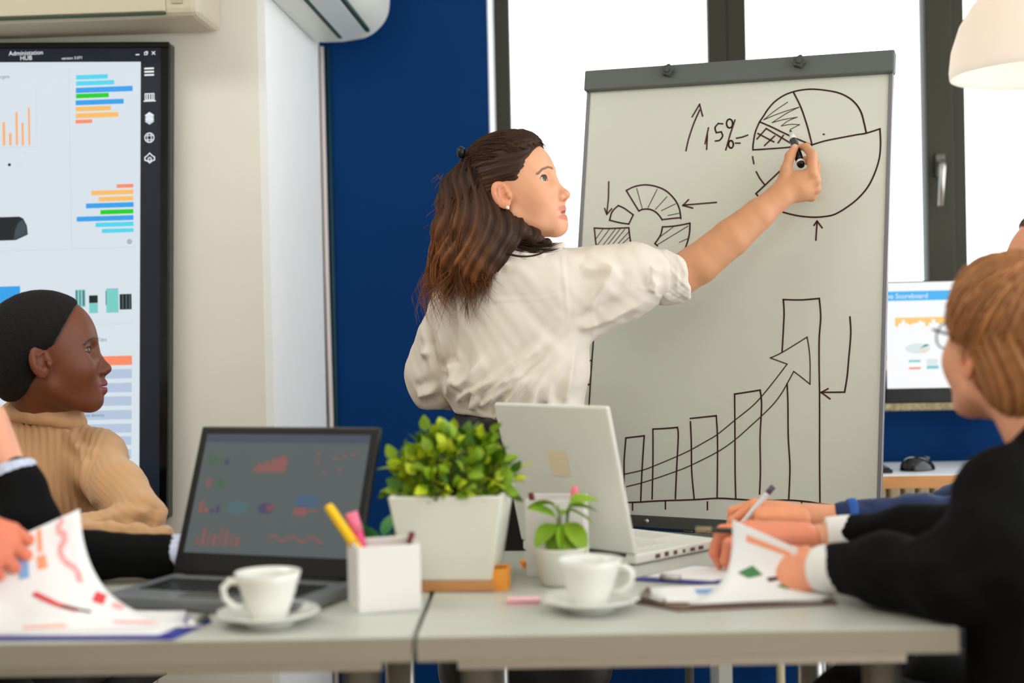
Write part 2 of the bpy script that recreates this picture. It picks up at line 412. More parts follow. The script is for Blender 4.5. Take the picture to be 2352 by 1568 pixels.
# --- pendant lamp
def shade_mat():
    m = bpy.data.materials.new('translucent_shade'); m.use_nodes = True
    nt = m.node_tree; nt.nodes.remove(nt.nodes['Principled BSDF'])
    d = nt.nodes.new('ShaderNodeBsdfDiffuse'); d.inputs[0].default_value = lin((244, 238, 230)) + (1,)
    t = nt.nodes.new('ShaderNodeBsdfTranslucent'); t.inputs[0].default_value = lin((250, 242, 234)) + (1,)
    mx = nt.nodes.new('ShaderNodeMixShader'); mx.inputs[0].default_value = 0.5
    nt.links.new(d.outputs[0], mx.inputs[1]); nt.links.new(t.outputs[0], mx.inputs[2])
    nt.links.new(mx.outputs[0], nt.nodes['Material Output'].inputs[0])
    return m
pl = thing('pendant_lamp', 'white dome pendant lamp hanging in front of the window', 'lamp', (1.125, 3.6, 1.745))
dome = [(0.236, 0.0), (0.238, 0.02), (0.232, 0.07), (0.212, 0.13), (0.178, 0.185), (0.13, 0.235), (0.075, 0.27), (0.03, 0.285), (0.03, 0.30)]
MB().lathe(dome + [(0.02, 0.30)] + [(r - 0.004, z - 0.004 if z > 0.03 else z) for r, z in dome[::-1][1:]] + [(0.236, 0.0)], 48).build('shade', shade_mat(), pl, smooth=True)
MB().tube([(0, 0, 0.29), (0, 0, 0.905)], 0.004, 6).build('cord', WHITEP, pl)
MB().lathe([(0.001, 0.09), (0.022, 0.10), (0.03, 0.13), (0.02, 0.17), (0.014, 0.2), (0.014, 0.29)], 16).build('bulb', emit('bulb_glow', (255, 238, 214), 14.0), pl, smooth=True)

# ================================================================== flip chart
FC = Vector((0.2828, 3.1951, 1.236))
FA = Vector((0.94678651, -0.32104915, -0.02286352)); FB = Vector((0.0756845, 0.15302701, 0.98531954)); FN = FA.cross(FB)
fc = thing('flip_chart', 'grey framed whiteboard easel covered with hand drawn charts', 'whiteboard')
fc.matrix_world = Matrix(((FA.x, -FN.x, FB.x, FC.x), (FA.y, -FN.y, FB.y, FC.y), (FA.z, -FN.z, FB.z, FC.z), (0, 0, 0, 1)))
MB().box(-0.344, 0.0, -0.525, 0.344, 0.012, 0.47).build('board_panel', BOARD, fc)
for sx in (-1, 1):
    MB().box(*( (-0.353, -0.004, -0.55, -0.344, 0.02, 0.47) if sx < 0 else (0.344, -0.004, -0.55, 0.353, 0.02, 0.47))).build('side_rail', mat('rail_grey', (120, 118, 122), 0.4, metal=0.3), fc, bevel=0.002)
hd = MB().box(-0.357, -0.016, 0.4625, 0.357, 0.014, 0.5126).build('clamp_bar', GREYM, fc, bevel=0.004)
for u in (-0.1505, 0.1515):
    kb = MB()
    for i in range(2):
        n = 20; ring = []
        for j in range(n):
            a = 2*math.pi*j/n; r = 0.0135 + 0.002*math.cos(5*a)
            ring.append((u + r*math.cos(a), r*math.sin(a) + 0.496))
        if i == 0: kb.prism(ring, lambda p: (p[0], -0.030, p[1]), lambda p: (p[0], -0.016, p[1]))
        else: kb.prism([((x-u)*0.5+u, (z-0.496)*0.5+0.496) for x, z in ring], lambda p: (p[0], -0.034, p[1]), lambda p: (p[0], -0.030, p[1]))
    kb.build('knob', DGREYM, fc, bevel=0.0015)
rl = MB().box(-0.353, -0.008, -0.550, 0.353, 0.016, -0.5225).build('bottom_rail', DGREYM, fc, bevel=0.002)
for u in (-0.1513, 0.20):
    rv = MB().lathe([(0.0005, 0.003), (0.002, 0.0028), (0.0025, 0.0015), (0.004, 0.0025), (0.0055, 0.0012), (0.006, 0.0)], 16)
    rv.v = [(u + x, -0.008 - z, -0.5353 + y) for x, y, z in rv.v]
    rv.build('rivet', CHROME, rl, smooth=True)
MB().box(-0.34, -0.055, -0.580, 0.34, 0.012, -0.572).box(-0.34, -0.055, -0.580, 0.34, -0.050, -0.556).box(-0.34, 0.004, -0.580, 0.34, 0.012, -0.553).build('pen_tray', GREYM, fc, bevel=0.002)
for sx in (-1, 1):
    MB().tube([(sx*0.20, 0.026, 0.30), (sx*0.235, 0.026, -0.5), (sx*0.27, 0.026, -1.245)], 0.011, 10).build('leg', GREYM, fc, smooth=True)
MB().tube([(-0.12, 0.03, 0.35), (-0.14, 0.30, -0.5), (-0.15, 0.48, -1.17)], 0.011, 10).build('leg', GREYM, fc, smooth=True)
DRAW = {"pie":[[[631,3691],[727,3841],[808,3972],[952,4138],[1153,4273],[1363,4346],[1577,4379],[1799,4380],[2057,4341],[2351,4266],[2591,4137],[2758,3976],[2872,3780],[2943,3531],[2993,3311]],[[1363,4346],[1515,4047],[1617,3792],[1720,3481],[1821,3114]],[[631,3691],[899,3561],[1281,3357],[1821,3095]],[[631,3691],[545,3463],[507,3194],[505,3059]],[[506,3047],[807,3053],[1328,3072],[1437,3128]],[[505,2886],[538,2730]],[[602,2536],[684,2387],[810,2222]],[[1162,2560],[810,2222],[615,2037],[722,1901]],[[1821,3102],[2096,3177],[2396,3227],[2779,3284],[2993,3311],[3282,3394]],[[3282,3394],[3305,3064],[3286,2729],[3196,2398],[3063,2106],[2858,1853],[2615,1656],[2368,1514],[2154,1471],[1900,1463],[1607,1497],[1348,1560],[1161,1629],[933,1761],[722,1901]],[[590,3298],[788,3528]],[[788,3528],[1362,3154]],[[604,3421],[969,3211]],[[766,3136],[983,3345]],[[1071,3187],[1177,3347]],[[2066,3330],[2080,3329]]],"hatch":[[[1245,4113],[960,3925],[723,3732],[964,3828],[1223,3910],[1506,3983],[1225,3852],[914,3657],[1193,3719],[1470,3754],[1269,3676],[1124,3569],[1346,3596],[1532,3578],[1332,3481]]],"pct":[[[-541,3607],[-602,3246]],[[-557,3439],[-561,3107]],[[-216,3688],[-317,3702],[-386,3607],[-354,3488],[-239,3502],[-204,3403],[-269,3308],[-364,3293]],[[-61,3790],[-91,3780],[-113,3752],[-124,3711],[-121,3666],[-105,3625],[-79,3596],[-48,3586],[-19,3596],[3,3624],[14,3665],[11,3710],[-5,3751],[-31,3779],[-61,3790]],[[65,3760],[-25,3452],[-116,3075]],[[-8,3284],[-31,3276],[-48,3252],[-56,3217],[-54,3179],[-41,3145],[-21,3121],[3,3113],[25,3121],[42,3145],[51,3179],[48,3217],[36,3252],[16,3276],[-8,3284]],[[121,3336],[246,3354],[370,3394]],[[100,3221],[203,3216]]],"arrows":[[[-1044,3097],[-991,3382],[-890,3731],[-768,4041]],[[-937,3892],[-775,4179],[-691,3898]],[[-2860,2430],[-2845,2031],[-2865,1675]],[[-2925,1795],[-2864,1655],[-2754,1783]],[[-280,1862],[-1052,1820]],[[-929,1944],[-1052,1812],[-823,1747]],[[1983,953],[1995,1356]],[[1932,1282],[1994,1374],[2108,1222]],[[-830,-110],[-680,-111]]],"ring":[[[-2093,1713],[-2421,2208],[-2225,2296],[-1966,2327],[-1705,2278],[-1462,2164],[-1255,1962],[-1134,1744],[-1087,1510]],[[-2093,1713],[-1995,1749],[-1836,1745],[-1694,1682],[-1590,1581],[-1526,1494]],[[-1526,1494],[-1311,1516],[-1096,1530]],[[-2596,1857],[-2438,1781],[-2220,1626],[-2317,1412],[-2540,1449],[-2787,1514],[-2737,1711],[-2596,1857]],[[-3151,1337],[-2816,1317],[-2312,1325],[-2282,1148],[-2243,952],[-2467,870],[-2863,735]],[[-3151,1337],[-3105,1047],[-3048,770]],[[-1509,1326],[-1223,1339],[-868,1396],[-866,1195],[-895,1003],[-945,831]],[[-1509,1326],[-1547,1133],[-1667,941],[-1605,889]],[[-2225,826],[-2129,910],[-1968,868],[-1829,878]]],"ringhatch":[[[-2170,2247],[-2017,1777]],[[-1682,2211],[-1878,1785]],[[-1443,2027],[-1697,1741]],[[-1230,1856],[-1549,1709]],[[-1102,1638],[-1393,1588]],[[-3118,1047],[-2938,1312]],[[-3076,896],[-2775,1309]],[[-3028,769],[-2633,1305]],[[-2926,768],[-2512,1310]],[[-2806,785],[-2410,1288]],[[-2685,803],[-2307,1227]],[[-2566,840],[-2280,1109]],[[-1583,1075],[-1261,1313]],[[-1595,920],[-911,1331]],[[-1095,957],[-897,1042]]],"bars":[[[-2606,-800],[-2562,-854],[-2527,-781]],[[-2920,-1072],[-2800,-1045],[-2680,-1033]],[[-3015,-1294],[-3025,-1808],[-3031,-2385],[-3031,-2921],[-3024,-3910],[-3006,-5003]],[[-3147,-1794],[-3040,-1770]],[[-3166,-2349],[-3039,-2320]],[[-2111,-3519],[-1685,-3457],[-1692,-3898],[-1696,-4345],[-1689,-4900]],[[-2111,-3519],[-2124,-3989],[-2105,-4399],[-2083,-4938]],[[-1430,-4850],[-1453,-4037],[-1492,-3301],[-1204,-3277],[-929,-3246],[-900,-3461],[-901,-4200],[-897,-4817]],[[-470,-4821],[-555,-4222],[-598,-3562],[-639,-3112]],[[-643,-3038],[-62,-2962],[-14,-3432],[19,-4162],[38,-4749]],[[451,-4740],[410,-4145],[367,-3236],[327,-2474],[621,-2423],[888,-2374],[934,-2709],[929,-3401],[966,-4122],[968,-4625]],[[1472,-2224],[1506,-2659],[1540,-3380],[1600,-4024],[1601,-4702]],[[1337,-1531],[1346,-1016],[1347,-647],[1318,-369],[1712,-378],[2100,-346],[2146,-757],[2129,-1195],[2144,-1740],[2179,-2463],[2204,-3180],[2228,-3892],[2264,-4740]],[[-3006,-5003],[-1965,-4958],[-1293,-4891],[-463,-4821],[57,-4767],[463,-4765],[938,-4770],[1584,-4731],[2011,-4745],[2293,-4773],[2730,-4804]],[[-1875,-4965],[-1867,-5120]],[[-1121,-4901],[-1113,-5055]],[[-173,-4861],[-165,-5024]],[[1877,-4759],[1883,-4929]]],"trend":[[[-2097,-4332],[-1713,-4234],[-1467,-4142],[-905,-3887],[-590,-3727],[-297,-3551],[-24,-3377],[352,-3054],[708,-2751],[919,-2520],[1197,-2156],[1456,-1793]],[[1456,-1793],[1086,-1662],[1337,-1538],[1867,-1197],[1924,-1489],[1954,-1816],[1964,-2222],[1773,-2073],[1606,-1952],[1472,-2224]],[[-2035,-4609],[-1698,-4512],[-1452,-4427],[-908,-4219],[-574,-4069],[-7,-3761],[371,-3485],[725,-3152],[936,-2946],[1181,-2685],[1353,-2444],[1472,-2224]],[[2768,-756],[2797,-1119],[2771,-1660],[2748,-2056],[2706,-2380],[2213,-2397]],[[2352,-2315],[2213,-2397],[2401,-2530]]]}
FCF = lambda x, y: (x, -0.0006, y)
def drawing(name, keys, label):
    mb = MB()
    for k in keys:
        thin = k in ('hatch', 'ringhatch')
        for st in DRAW[k]:
            P = [(a/10000, b/10000) for a, b in st]
            if len(P) > 3:                      # Catmull-Rom through the hand-drawn points where the bend is soft
                Q = []
                for i in range(len(P) - 1):
                    p0, p1, p2, p3 = P[max(i-1, 0)], P[i], P[i+1], P[min(i+2, len(P)-1)]
                    def turn(a, b, c):
                        v1 = (b[0]-a[0], b[1]-a[1]); v2 = (c[0]-b[0], c[1]-b[1])
                        l = math.hypot(*v1)*math.hypot(*v2)
                        return 1.0 if l < 1e-12 else (v1[0]*v2[0]+v1[1]*v2[1])/l
                    if turn(p0, p1, p2) < 0.5: p0 = p1
                    if turn(p1, p2, p3) < 0.5: p3 = p2
                    for j in range(6):
                        t = j/6
                        Q.append(tuple(0.5*((2*p1[c]) + (-p0[c]+p2[c])*t + (2*p0[c]-5*p1[c]+4*p2[c]-p3[c])*t*t + (-p0[c]+3*p1[c]-3*p2[c]+p3[c])*t**3) for c in (0, 1)))
                P = Q + [P[-1]]
            stroke(mb, P, 0.0019 if thin else (0.0027 if k == 'trend' else 0.0036), FCF, 1 if (thin or k == 'trend' and len(st) > 9) else 0)
    o = mb.build(name, [INK, INK2], fc)
    o['label'] = label
drawing('pie_drawing', ['pie', 'hatch'], 'dark red marker drawing of a split pie chart')
drawing('percent_writing', ['pct'], 'handwritten 15 percent in dark red marker')
_A = DRAW['arrows']
for i, lb in enumerate(('hand drawn arrow pointing up beside the percent', 'hand drawn arrow pointing down at the ring', 'hand drawn arrow pointing at the ring', 'hand drawn arrow pointing up at the pie')):
    DRAW['a%d' % i] = _A[2*i:2*i+2]; drawing('arrow_drawing', ['a%d' % i], lb)
DRAW['dash'] = _A[8:]; drawing('dash_drawing', ['dash'], 'short hand drawn dash')
DRAW['trend2'] = DRAW['trend'][3:]; DRAW['trend'] = DRAW['trend'][:3]
drawing('arrow_drawing', ['trend2'], 'hand drawn bent arrow pointing at the tallest bar')
DRAW['v'] = DRAW['bars'][:1]; DRAW['d2'] = DRAW['bars'][1:2]; DRAW['bars'] = DRAW['bars'][2:]
drawing('tick_drawing', ['v'], 'tiny hand drawn tick'); drawing('dash_drawing', ['d2'], 'short hand drawn dash by the axis')
drawing('ring_drawing', ['ring', 'ringhatch'], 'hand drawn segmented ring chart')
drawing('bar_drawing', ['bars'], 'hand drawn bar chart on axes')
drawing('trend_drawing', ['trend'], 'hand drawn rising trend arrow')

# ================================================================== back desk by the window
dk = thing('back_desk', 'white desk with wooden front edge under the window sill', 'desk', (0, 0, 0))
MB().box(0.30, 3.775, 0.708, 1.95, 4.12, 0.74).build('desk_top', mat('desk_white_laminate', (222, 226, 232), 0.3), dk, bevel=0.002)
MB().box(0.30, 3.765, 0.706, 1.95, 3.775, 0.738).build('edge_band', WOOD, dk)
for x in (0.30, 1.915):
    MB().box(x, 3.79, 0, x + 0.035, 4.10, 0.708).build('side_panel', WHITEP, dk)
rd = thing('radiator', 'beige ribbed radiator on the blue wall below the desk', 'radiator', (0.40, 4.09, 0.185))
RADM = mat('radiator_cream', (204, 190, 152), 0.45)
MB().box(0, 0.0, 0.03, 1.3, 0.035, 0.50).build('back_plate', RADM, rd)
MB().box(-0.005, -0.02, 0.50, 1.305, 0.04, 0.52).build('top_grille', RADM, rd, bevel=0.003)
fm = MB().box(-0.015, -0.022, 0.03, 0.015, 0.0, 0.50); fo = fm.build('fin', RADM, rd, bevel=0.006, loc=(0.02, 0, 0))
for i in range(1, 32):
    c = fo.copy(); COL.objects.link(c); c.parent = rd; c.location = (0.02 + i*0.0405, 0, 0)
for x in (0.1, 1.2): MB().tube([(x, 0.01, 0.03), (x, 0.01, -0.185)], 0.012, 8).build('pipe', RADM, rd, smooth=True)
# monitor
mo = thing('desktop_monitor', 'bright monitor with a scoreboard page on the back desk', 'monitor', (1.062, 3.95, 0.74))
MB().box(-0.285, -0.012, 0.178, 0.285, 0.022, 0.512).build('casing', BLACK, mo, bevel=0.004)
ms = [emit('monitor_white', (250, 251, 252), 1.0), emit('monitor_title_blue', (64, 180, 244)), emit('monitor_amber', (253, 204, 120)), emit('monitor_teal', (120, 206, 210)),
      emit('monitor_coral', (250, 120, 100)), emit('monitor_pale', (220, 234, 234)), emit('monitor_green', (40, 140, 120)), emit('monitor_peach', (250, 214, 186))]
m_ = MB()
rq(m_, -0.279, 0.219, 0.279, 0.508, 0, 0.0125)
scr = m_.build('screen', ms, mo)
m_ = MB()
rq(m_, -0.279, 0.458, 0.279, 0.484, 1, 0.0130)
text_into(m_, 'ative Scoreboard', 0.0185, lambda a, b: (-0.093 + a, -0.0136, 0.4645 + b), 0)
for i in range(16):
    hh = 0.024 - 0.012*math.sin(i*0.7)**2 - 0.003*(i % 3)
    rq(m_, -0.055 + i*0.009, 0.412 - hh, -0.046 + i*0.009, 0.412, 2, 0.0130)
m_.add([(-0.055 + 0.060 + 0.034*math.cos(a*0.4488), -0.0130, 0.327 + 0.014*math.sin(a*0.4488)) for a in range(14)], [tuple(range(14))], 5)
m_.add([(0.010, -0.0134, 0.327), (0.038, -0.0134, 0.336), (0.026, -0.0134, 0.339)], [(0, 1, 2)], 6)
m_.add([(0.006, -0.0134, 0.325), (0.036, -0.0134, 0.322), (0.020, -0.0134, 0.314)], [(0, 1, 2)], 7)
for (x0, z0, x1, z1, mi) in ((-0.020, 0.290, 0.012, 0.296, 3), (-0.020, 0.271, 0.012, 0.276, 4), (0.028, 0.282, 0.058, 0.298, 5), (0.028, 0.271, 0.060, 0.280, 3), (-0.096, 0.27, -0.092, 0.33, 2), (-0.084, 0.27, -0.080, 0.297, 2), (0.12, 0.30, 0.2, 0.37, 5)):
    rq(m_, x0, z0, x1, z1, mi, 0.0130)
m_.v = m_.v[:4] + [(x - 0.20, y, z) for x, y, z in m_.v[4:]]
m_.build('scoreboard_graphics', ms, scr)
MB().box(0.05, 0.022, 0.02, 0.11, 0.045, 0.34).build('stand_column', BLACK, mo, bevel=0.003)
MB().box(-0.01, -0.04, 0.001, 0.17, 0.10, 0.012).build('stand_base', BLACK, mo, bevel=0.004)
# keyboard and mouse on the back desk
kb = thing('keyboard', 'thin black keyboard beside the mouse on the back desk', 'keyboard', (0.60, 3.86, 0.7405), R_(2))
MB().box(-0.17, -0.045, 0, 0.17, 0.06, 0.010).build('keyboard_base', BLACK, kb, bevel=0.003)
ky = MB().box(-0.0085, -0.0085, 0.010, 0.0085, 0.0085, 0.0145)
k0 = None
for r in range(5):
    for c in range(17):
        if k0 is None: k0 = ky.build('key', BLACK, kb, bevel=0.001, loc=(-0.155 + c*0.0193, -0.034 + r*0.0205, 0)); continue
        k = k0.copy(); COL.objects.link(k); k.parent = kb; k.location = (-0.155 + c*0.0193, -0.034 + r*0.0205, 0)
ms_ = thing('computer_mouse', 'glossy black computer mouse on the white back desk', 'mouse', (0.85, 3.885, 0.7405), R_(22))
def mouse_pt(u, v):
    a = u*2*math.pi; ph = v*math.pi/2
    x = 0.052*math.cos(ph)**0.8*math.cos(a); y = 0.031*math.cos(ph)**0.8*math.sin(a)*(1-0.12*math.cos(a))
    return (x, y, 0.002 + 0.035*math.sin(ph)*(1 - 0.25*math.cos(a)*math.cos(ph)))
MB().grid(mouse_pt, 28, 10).build('shell', GLOSSBLACK, ms_, smooth=True)
MB().tube([(0.022, 0, 0.034), (0.036, 0, 0.030)], 0.004, 8).build('scroll_wheel', DGREYM, ms_, smooth=True)
# office chair tucked behind the flip chart
oc = thing('office_chair', 'black office chair half hidden behind the flip chart edge', 'chair', (0.56, 3.52, 0))
MB().grid(lambda u, v: ((u-0.5)*0.46, (v-0.5)*0.44, 0.46 - 0.03*(2*u-1)**2), 8, 8).build('seat', mat('black_fabric', (16, 16, 18), 0.8), oc, smooth=True, solid=0.06)
def cb_(u, v):
    a = (u-0.5)*1.3
    return (0.22*math.sin(a)/0.6, -0.22 - 0.03 + 0.06*(1-math.cos(a)), 0.50 + 0.19*v*(1 - 0.25*(2*u-1)**4))
MB().grid(cb_, 14, 8).build('backrest', MATS['black_fabric'], oc, smooth=True, solid=0.035)
for sx in (-1, 1):
    MB().tube([(sx*0.20, 0.1, 0.47), (sx*0.25, 0.08, 0.5), (sx*0.25, 0.05, 0.64), (sx*0.25, -0.02, 0.675), (sx*0.24, -0.16, 0.67), (sx*0.23, -0.20, 0.62)], 0.016, 8).build('armrest', BLACK, oc, smooth=True)
MB().tube([(0, 0, 0.43), (0, 0, 0.09)], [0.03, 0.022], 10).build('gas_lift', CHROME, oc, smooth=True)
for i in range(5):
    a = i*2*math.pi/5
    l = MB().tube([(0, 0, 0.10), (0.16*math.cos(a), 0.16*math.sin(a), 0.085), (0.26*math.cos(a), 0.26*math.sin(a), 0.07)], [0.025, 0.02, 0.014], 8).build('base_arm', BLACK, oc, smooth=True)
    MB().lathe([(0.001, -0.012), (0.026, -0.012), (0.027, 0.012), (0.001, 0.012)], 14).build('castor', BLACK, l, loc=(0.26*math.cos(a), 0.26*math.sin(a), 0.028), rot=(math.pi/2, 0, a))

# ================================================================== meeting tables
TR = 0.042
def table(x0, x1, label, legs):
    t = thing('meeting_table', label, 'table', (-0.254, 1.877, 0), TR, 'pale meeting tables pushed together')
    MB().box(x0, 0.004, 0.7065, x1, 0.712, 0.74).build('table_top', TABLE, t, bevel=0.003)
    MB().box(x0, 0.0, 0.7060, x1, 0.004, 0.7385).build('edge_band', TEDGE, t, bevel=0.001)
    fx0, fx1 = x0 + 0.05, x1 - 0.05
    MB().box(fx0, 0.08, 0.676, fx1, 0.12, 0.706).box(fx0, 0.60, 0.676, fx1, 0.64, 0.706).box(fx0, 0.12, 0.676, fx0 + 0.04, 0.60, 0.706).box(fx1 - 0.04, 0.12, 0.676, fx1, 0.60, 0.706).build('apron', CHROME, t)
    for lx in (fx0 + 0.03, fx1 - 0.03):
        for ly in (0.10, 0.62):
            l = MB().tube([(lx, ly, 0.676), (lx, ly, 0.03)], 0.026, 16).build('leg', CHROME, t, smooth=True)
            MB().tube([(lx, ly, 0.03), (lx, ly, 0.0)], [0.02, 0.026], 12).build('foot', BLACK, l, smooth=True)
    return t
table(-0.87, -0.003, 'pale meeting table carrying the open black laptop', None)
table(0.003, 0.722, 'pale meeting table under the white laptop and clipboards', None)

# ================================================================== things on the table
def laptop(name, label, loc, rz, wd, dp, ll, lean, body, lidm, screen):
    """origin at the hinge centre; the keyboard deck runs toward local -y, the lid stands at y = 0"""
    t = thing(name, label, 'laptop', loc, rz)
    MB().box(-wd/2, -dp, 0.001, wd/2, 0.008, 0.019).build('deck', body, t, bevel=0.004)
    ky = MB().box(-0.0075, -0.0075, 0.0185, 0.0075, 0.0075, 0.0205); first = None
    ncol = int((wd - 0.05)/0.0187)
    for r in range(5):
        for c in range(ncol):
            p = (-(ncol-1)*0.0187/2 + c*0.0187, -0.045 - r*0.0185, 0)
            if first is None: first = ky.build('key', BLACK if lidm is not WHITEP else WHITEP, t, loc=p)
            else:
                k = first.copy(); COL.objects.link(k); k.parent = t; k.location = p
    MB().box(-0.045, -dp + 0.02, 0.0188, 0.045, -dp + 0.075, 0.0196).build('touchpad', DGREYM if lidm is not WHITEP else mat('touchpad_white', (214, 214, 206), 0.3), t)
    lid = MB().box(-wd/2, -0.004, 0.006, wd/2, 0.006, ll).build('lid', lidm, t, bevel=0.004)
    lid.location = (0, 0.004, 0.014); lid.rotation_euler = (-lean, 0, 0)
    MB().tube([(-wd*0.42, 0.004, 0.017), (wd*0.42, 0.004, 0.017)], 0.0065, 10).build('hinge', BLACK if lidm is not WHITEP else DGREYM, t, smooth=True)
    if screen: screen(lid, wd, ll)
    return t
def dark_screen(lid, wd, ll):
    m0 = emit('laptop_screen_glow', (94, 104, 104), 0.75)
    b = MB(); w, h = wd - 0.03, ll - 0.055
    x0, z0 = -w/2, 0.040
    rq(b, x0, z0, x0 + w, z0 + h, 0, 0.0045)
    sc_ = b.build('screen', [m0], lid)
    E_ = [emit('glow_' + n, tuple(int(q*0.62 + 98*0.38) for q in c), 0.8) for n, c in (('navy', (58, 72, 100)), ('green', (58, 112, 62)), ('red', (178, 92, 88)), ('rose', (150, 92, 92)), ('violet', (64, 58, 116)), ('teal', (70, 122, 132)), ('blue', (62, 104, 146)), ('grey', (108, 116, 116)))]
    b = MB(); fn = lambda u, v: (x0 + u*w, -0.005, z0 + v*h)
    def flush():
        if b.f: b.build('chart', E_, sc_); b.v = []; b.f = []; b.m = []
    def rr(u0, v0, u1, v1, mi): b.quad(fn(u0, v0), fn(u1, v0), fn(u1, v1), fn(u0, v1), mi)
    rr(0, 0.93, 1, 1, 0)
    for i, hh in enumerate((0.09, 0.06, 0.03, 0.05)): rr(0.04 + i*0.035, 0.74, 0.065 + i*0.035, 0.74 + hh, 1 if i < 3 else 4)
    flush()
    rr(0.05, 0.54, 0.09, 0.62, 3); rr(0.12, 0.54, 0.165, 0.62, 1)
    flush()
    for i, hh in enumerate((0.10, 0.05, 0.03, 0.06)): rr(0.04 + i*0.035, 0.33, 0.065 + i*0.035, 0.33 + hh, 2 if i < 2 else 4)
    flush()
    for i in range(9): rr(0.33 + i*0.022, 0.68, 0.353 + i*0.022, 0.72 + 0.012*i + 0.02*(i % 2), 2)
    flush()
    b.add([fn(0.28 + 0.07*math.cos(a*0.52), 0.38 + 0.055*math.sin(a*0.52)) for a in range(12)], [tuple(range(12))], 5)
    b.add([fn(0.45 + 0.05*math.cos(a*0.52), 0.38 + 0.045*math.sin(a*0.52)) for a in range(12)], [tuple(range(12))], 4)
    rr(0.45, 0.36, 0.50, 0.41, 2)
    flush()
    rr(0.62, 0.40, 0.76, 0.50, 6); rr(0.62, 0.33, 0.70, 0.395, 2); rr(0.71, 0.36, 0.76, 0.38, 2)
    flush()
    for i in range(8): rr(0.06 + i*0.035, 0.06, 0.08 + i*0.035, 0.14 + 0.012*((i*5) % 7), 2 if i % 2 else 3)
    flush()
    stroke_pts = [(0.50 + k*0.02, 0.14 + 0.025*math.sin(k*1.1)) for k in range(17)]
    for i in range(16):
        (a0, c0), (a1, c1) = stroke_pts[i], stroke_pts[i+1]
        b.quad(fn(a0, c0 - 0.01), fn(a1, c1 - 0.01), fn(a1, c1 + 0.01), fn(a0, c0 + 0.01), 2)
    flush()
    for (u, v) in ((0.70, 0.83), (0.70, 0.76), (0.80, 0.79), (0.86, 0.81), (0.91, 0.83), (0.75, 0.68), (0.84, 0.70)): rr(u, v, u + 0.02, v + 0.02, 2)
    flush()
# dark laptop: hinge runs from (-0.691, 2.248) at 20 degrees toward the viewer
a20 = R_(17); wd = 0.335
hc = (-0.703 + math.cos(a20)*wd/2, 2.272 - math.sin(a20)*wd/2, 0.7405)
laptop('laptop', 'open black laptop with dim chart screen beside the coffee cup', hc, -a20, wd, 0.185, 0.258, R_(23), mat('laptop_silver_grey', (120, 124, 126), 0.35, metal=0.3), BLACK, dark_screen)
# white laptop seen from behind
a42 = R_(42); wd2 = 0.272
hc2 = (0.060 - math.cos(a42)*wd2/2, 2.420 + math.sin(a42)*wd2/2, 0.7405)
def lid_mark(lid, wd, ll):
    b = MB(); b.box(-0.022, -0.0046, ll*0.52, 0.022, -0.0042, ll*0.52 + 0.046)
    b.v = [(x, -y + 0.0022, z) for x, y, z in b.v]
    b.build('lid_emblem', mat('pale_peach_mark', (236, 218, 186), 0.4), lid)
wl = laptop('laptop', 'open white laptop seen from the back of its lid', hc2, math.pi - a42, wd2, 0.225, 0.268, R_(14), WHITEP, WHITEP, lid_mark)
for i, (w_, h_) in enumerate(((0.012, 0.007), (0.010, 0.008), (0.009, 0.007), (0.006, 0.006), (0.012, 0.006), (0.013, 0.006))):
    y = -0.05 - i*0.024
    for sx in (-1, ):
        MB().box(sx*wd2/2 - 0.001, y - w_/2, 0.006, sx*wd2/2 + 0.001, y + w_/2, 0.006 + h_).build('port', mat('port_dark_red', (110, 56, 52), 0.5), wl)

def cup(label, loc, rz, k=1.0):
    sc_ = thing('saucer', 'white saucer under ' + label, 'saucer', (loc[0], loc[1], 0.7402), 0, 'saucers on the meeting tables')
    MB().lathe([(0.001, 0.004), (0.034, 0.004), (0.040, 0.006), (0.058, 0.012), (0.072, 0.0185), (0.0715, 0.0205), (0.057, 0.0145), (0.040, 0.0085), (0.030, 0.0070), (0.001, 0.0068)], 40).build('dish', PORC, sc_, smooth=True)
    MB().lathe([(0.026, 0.0), (0.034, 0.0), (0.035, 0.0045), (0.025, 0.0045)], 32).build('foot_ring', PORC, sc_, smooth=True)
    t = thing('coffee_cup', label, 'cup', (loc[0], loc[1], 0.7476), rz, 'coffee cups on the meeting tables')
    MB().lathe([(0.001, 0.002), (0.022, 0.0), (0.026, 0.002), (0.029, 0.012), (0.036, 0.032), (0.043, 0.055), (0.0465, 0.0665), (0.0450, 0.0668), (0.041, 0.054), (0.034, 0.032), (0.027, 0.013), (0.020, 0.0055), (0.001, 0.005)], 40).build('bowl', PORC, t, smooth=True)
    MB().tube([(0.036, 0, 0.054), (0.052, 0, 0.057), (0.062, 0, 0.048), (0.060, 0, 0.034), (0.048, 0, 0.022), (0.031, 0, 0.018)], [0.0055, 0.005, 0.0048, 0.0048, 0.005, 0.0055], 10).build('handle', PORC, t, smooth=True)
    MB().lathe([(0.001, 0.046), (0.0368, 0.046)], 28).build('coffee', mat('coffee_brown', (58, 32, 18), 0.2), t)
cup('white coffee cup in front of the black laptop', (-0.470, 1.965), R_(200))
cup('white coffee cup in front of the small leafy plant', (-0.020, 2.045), R_(-12))

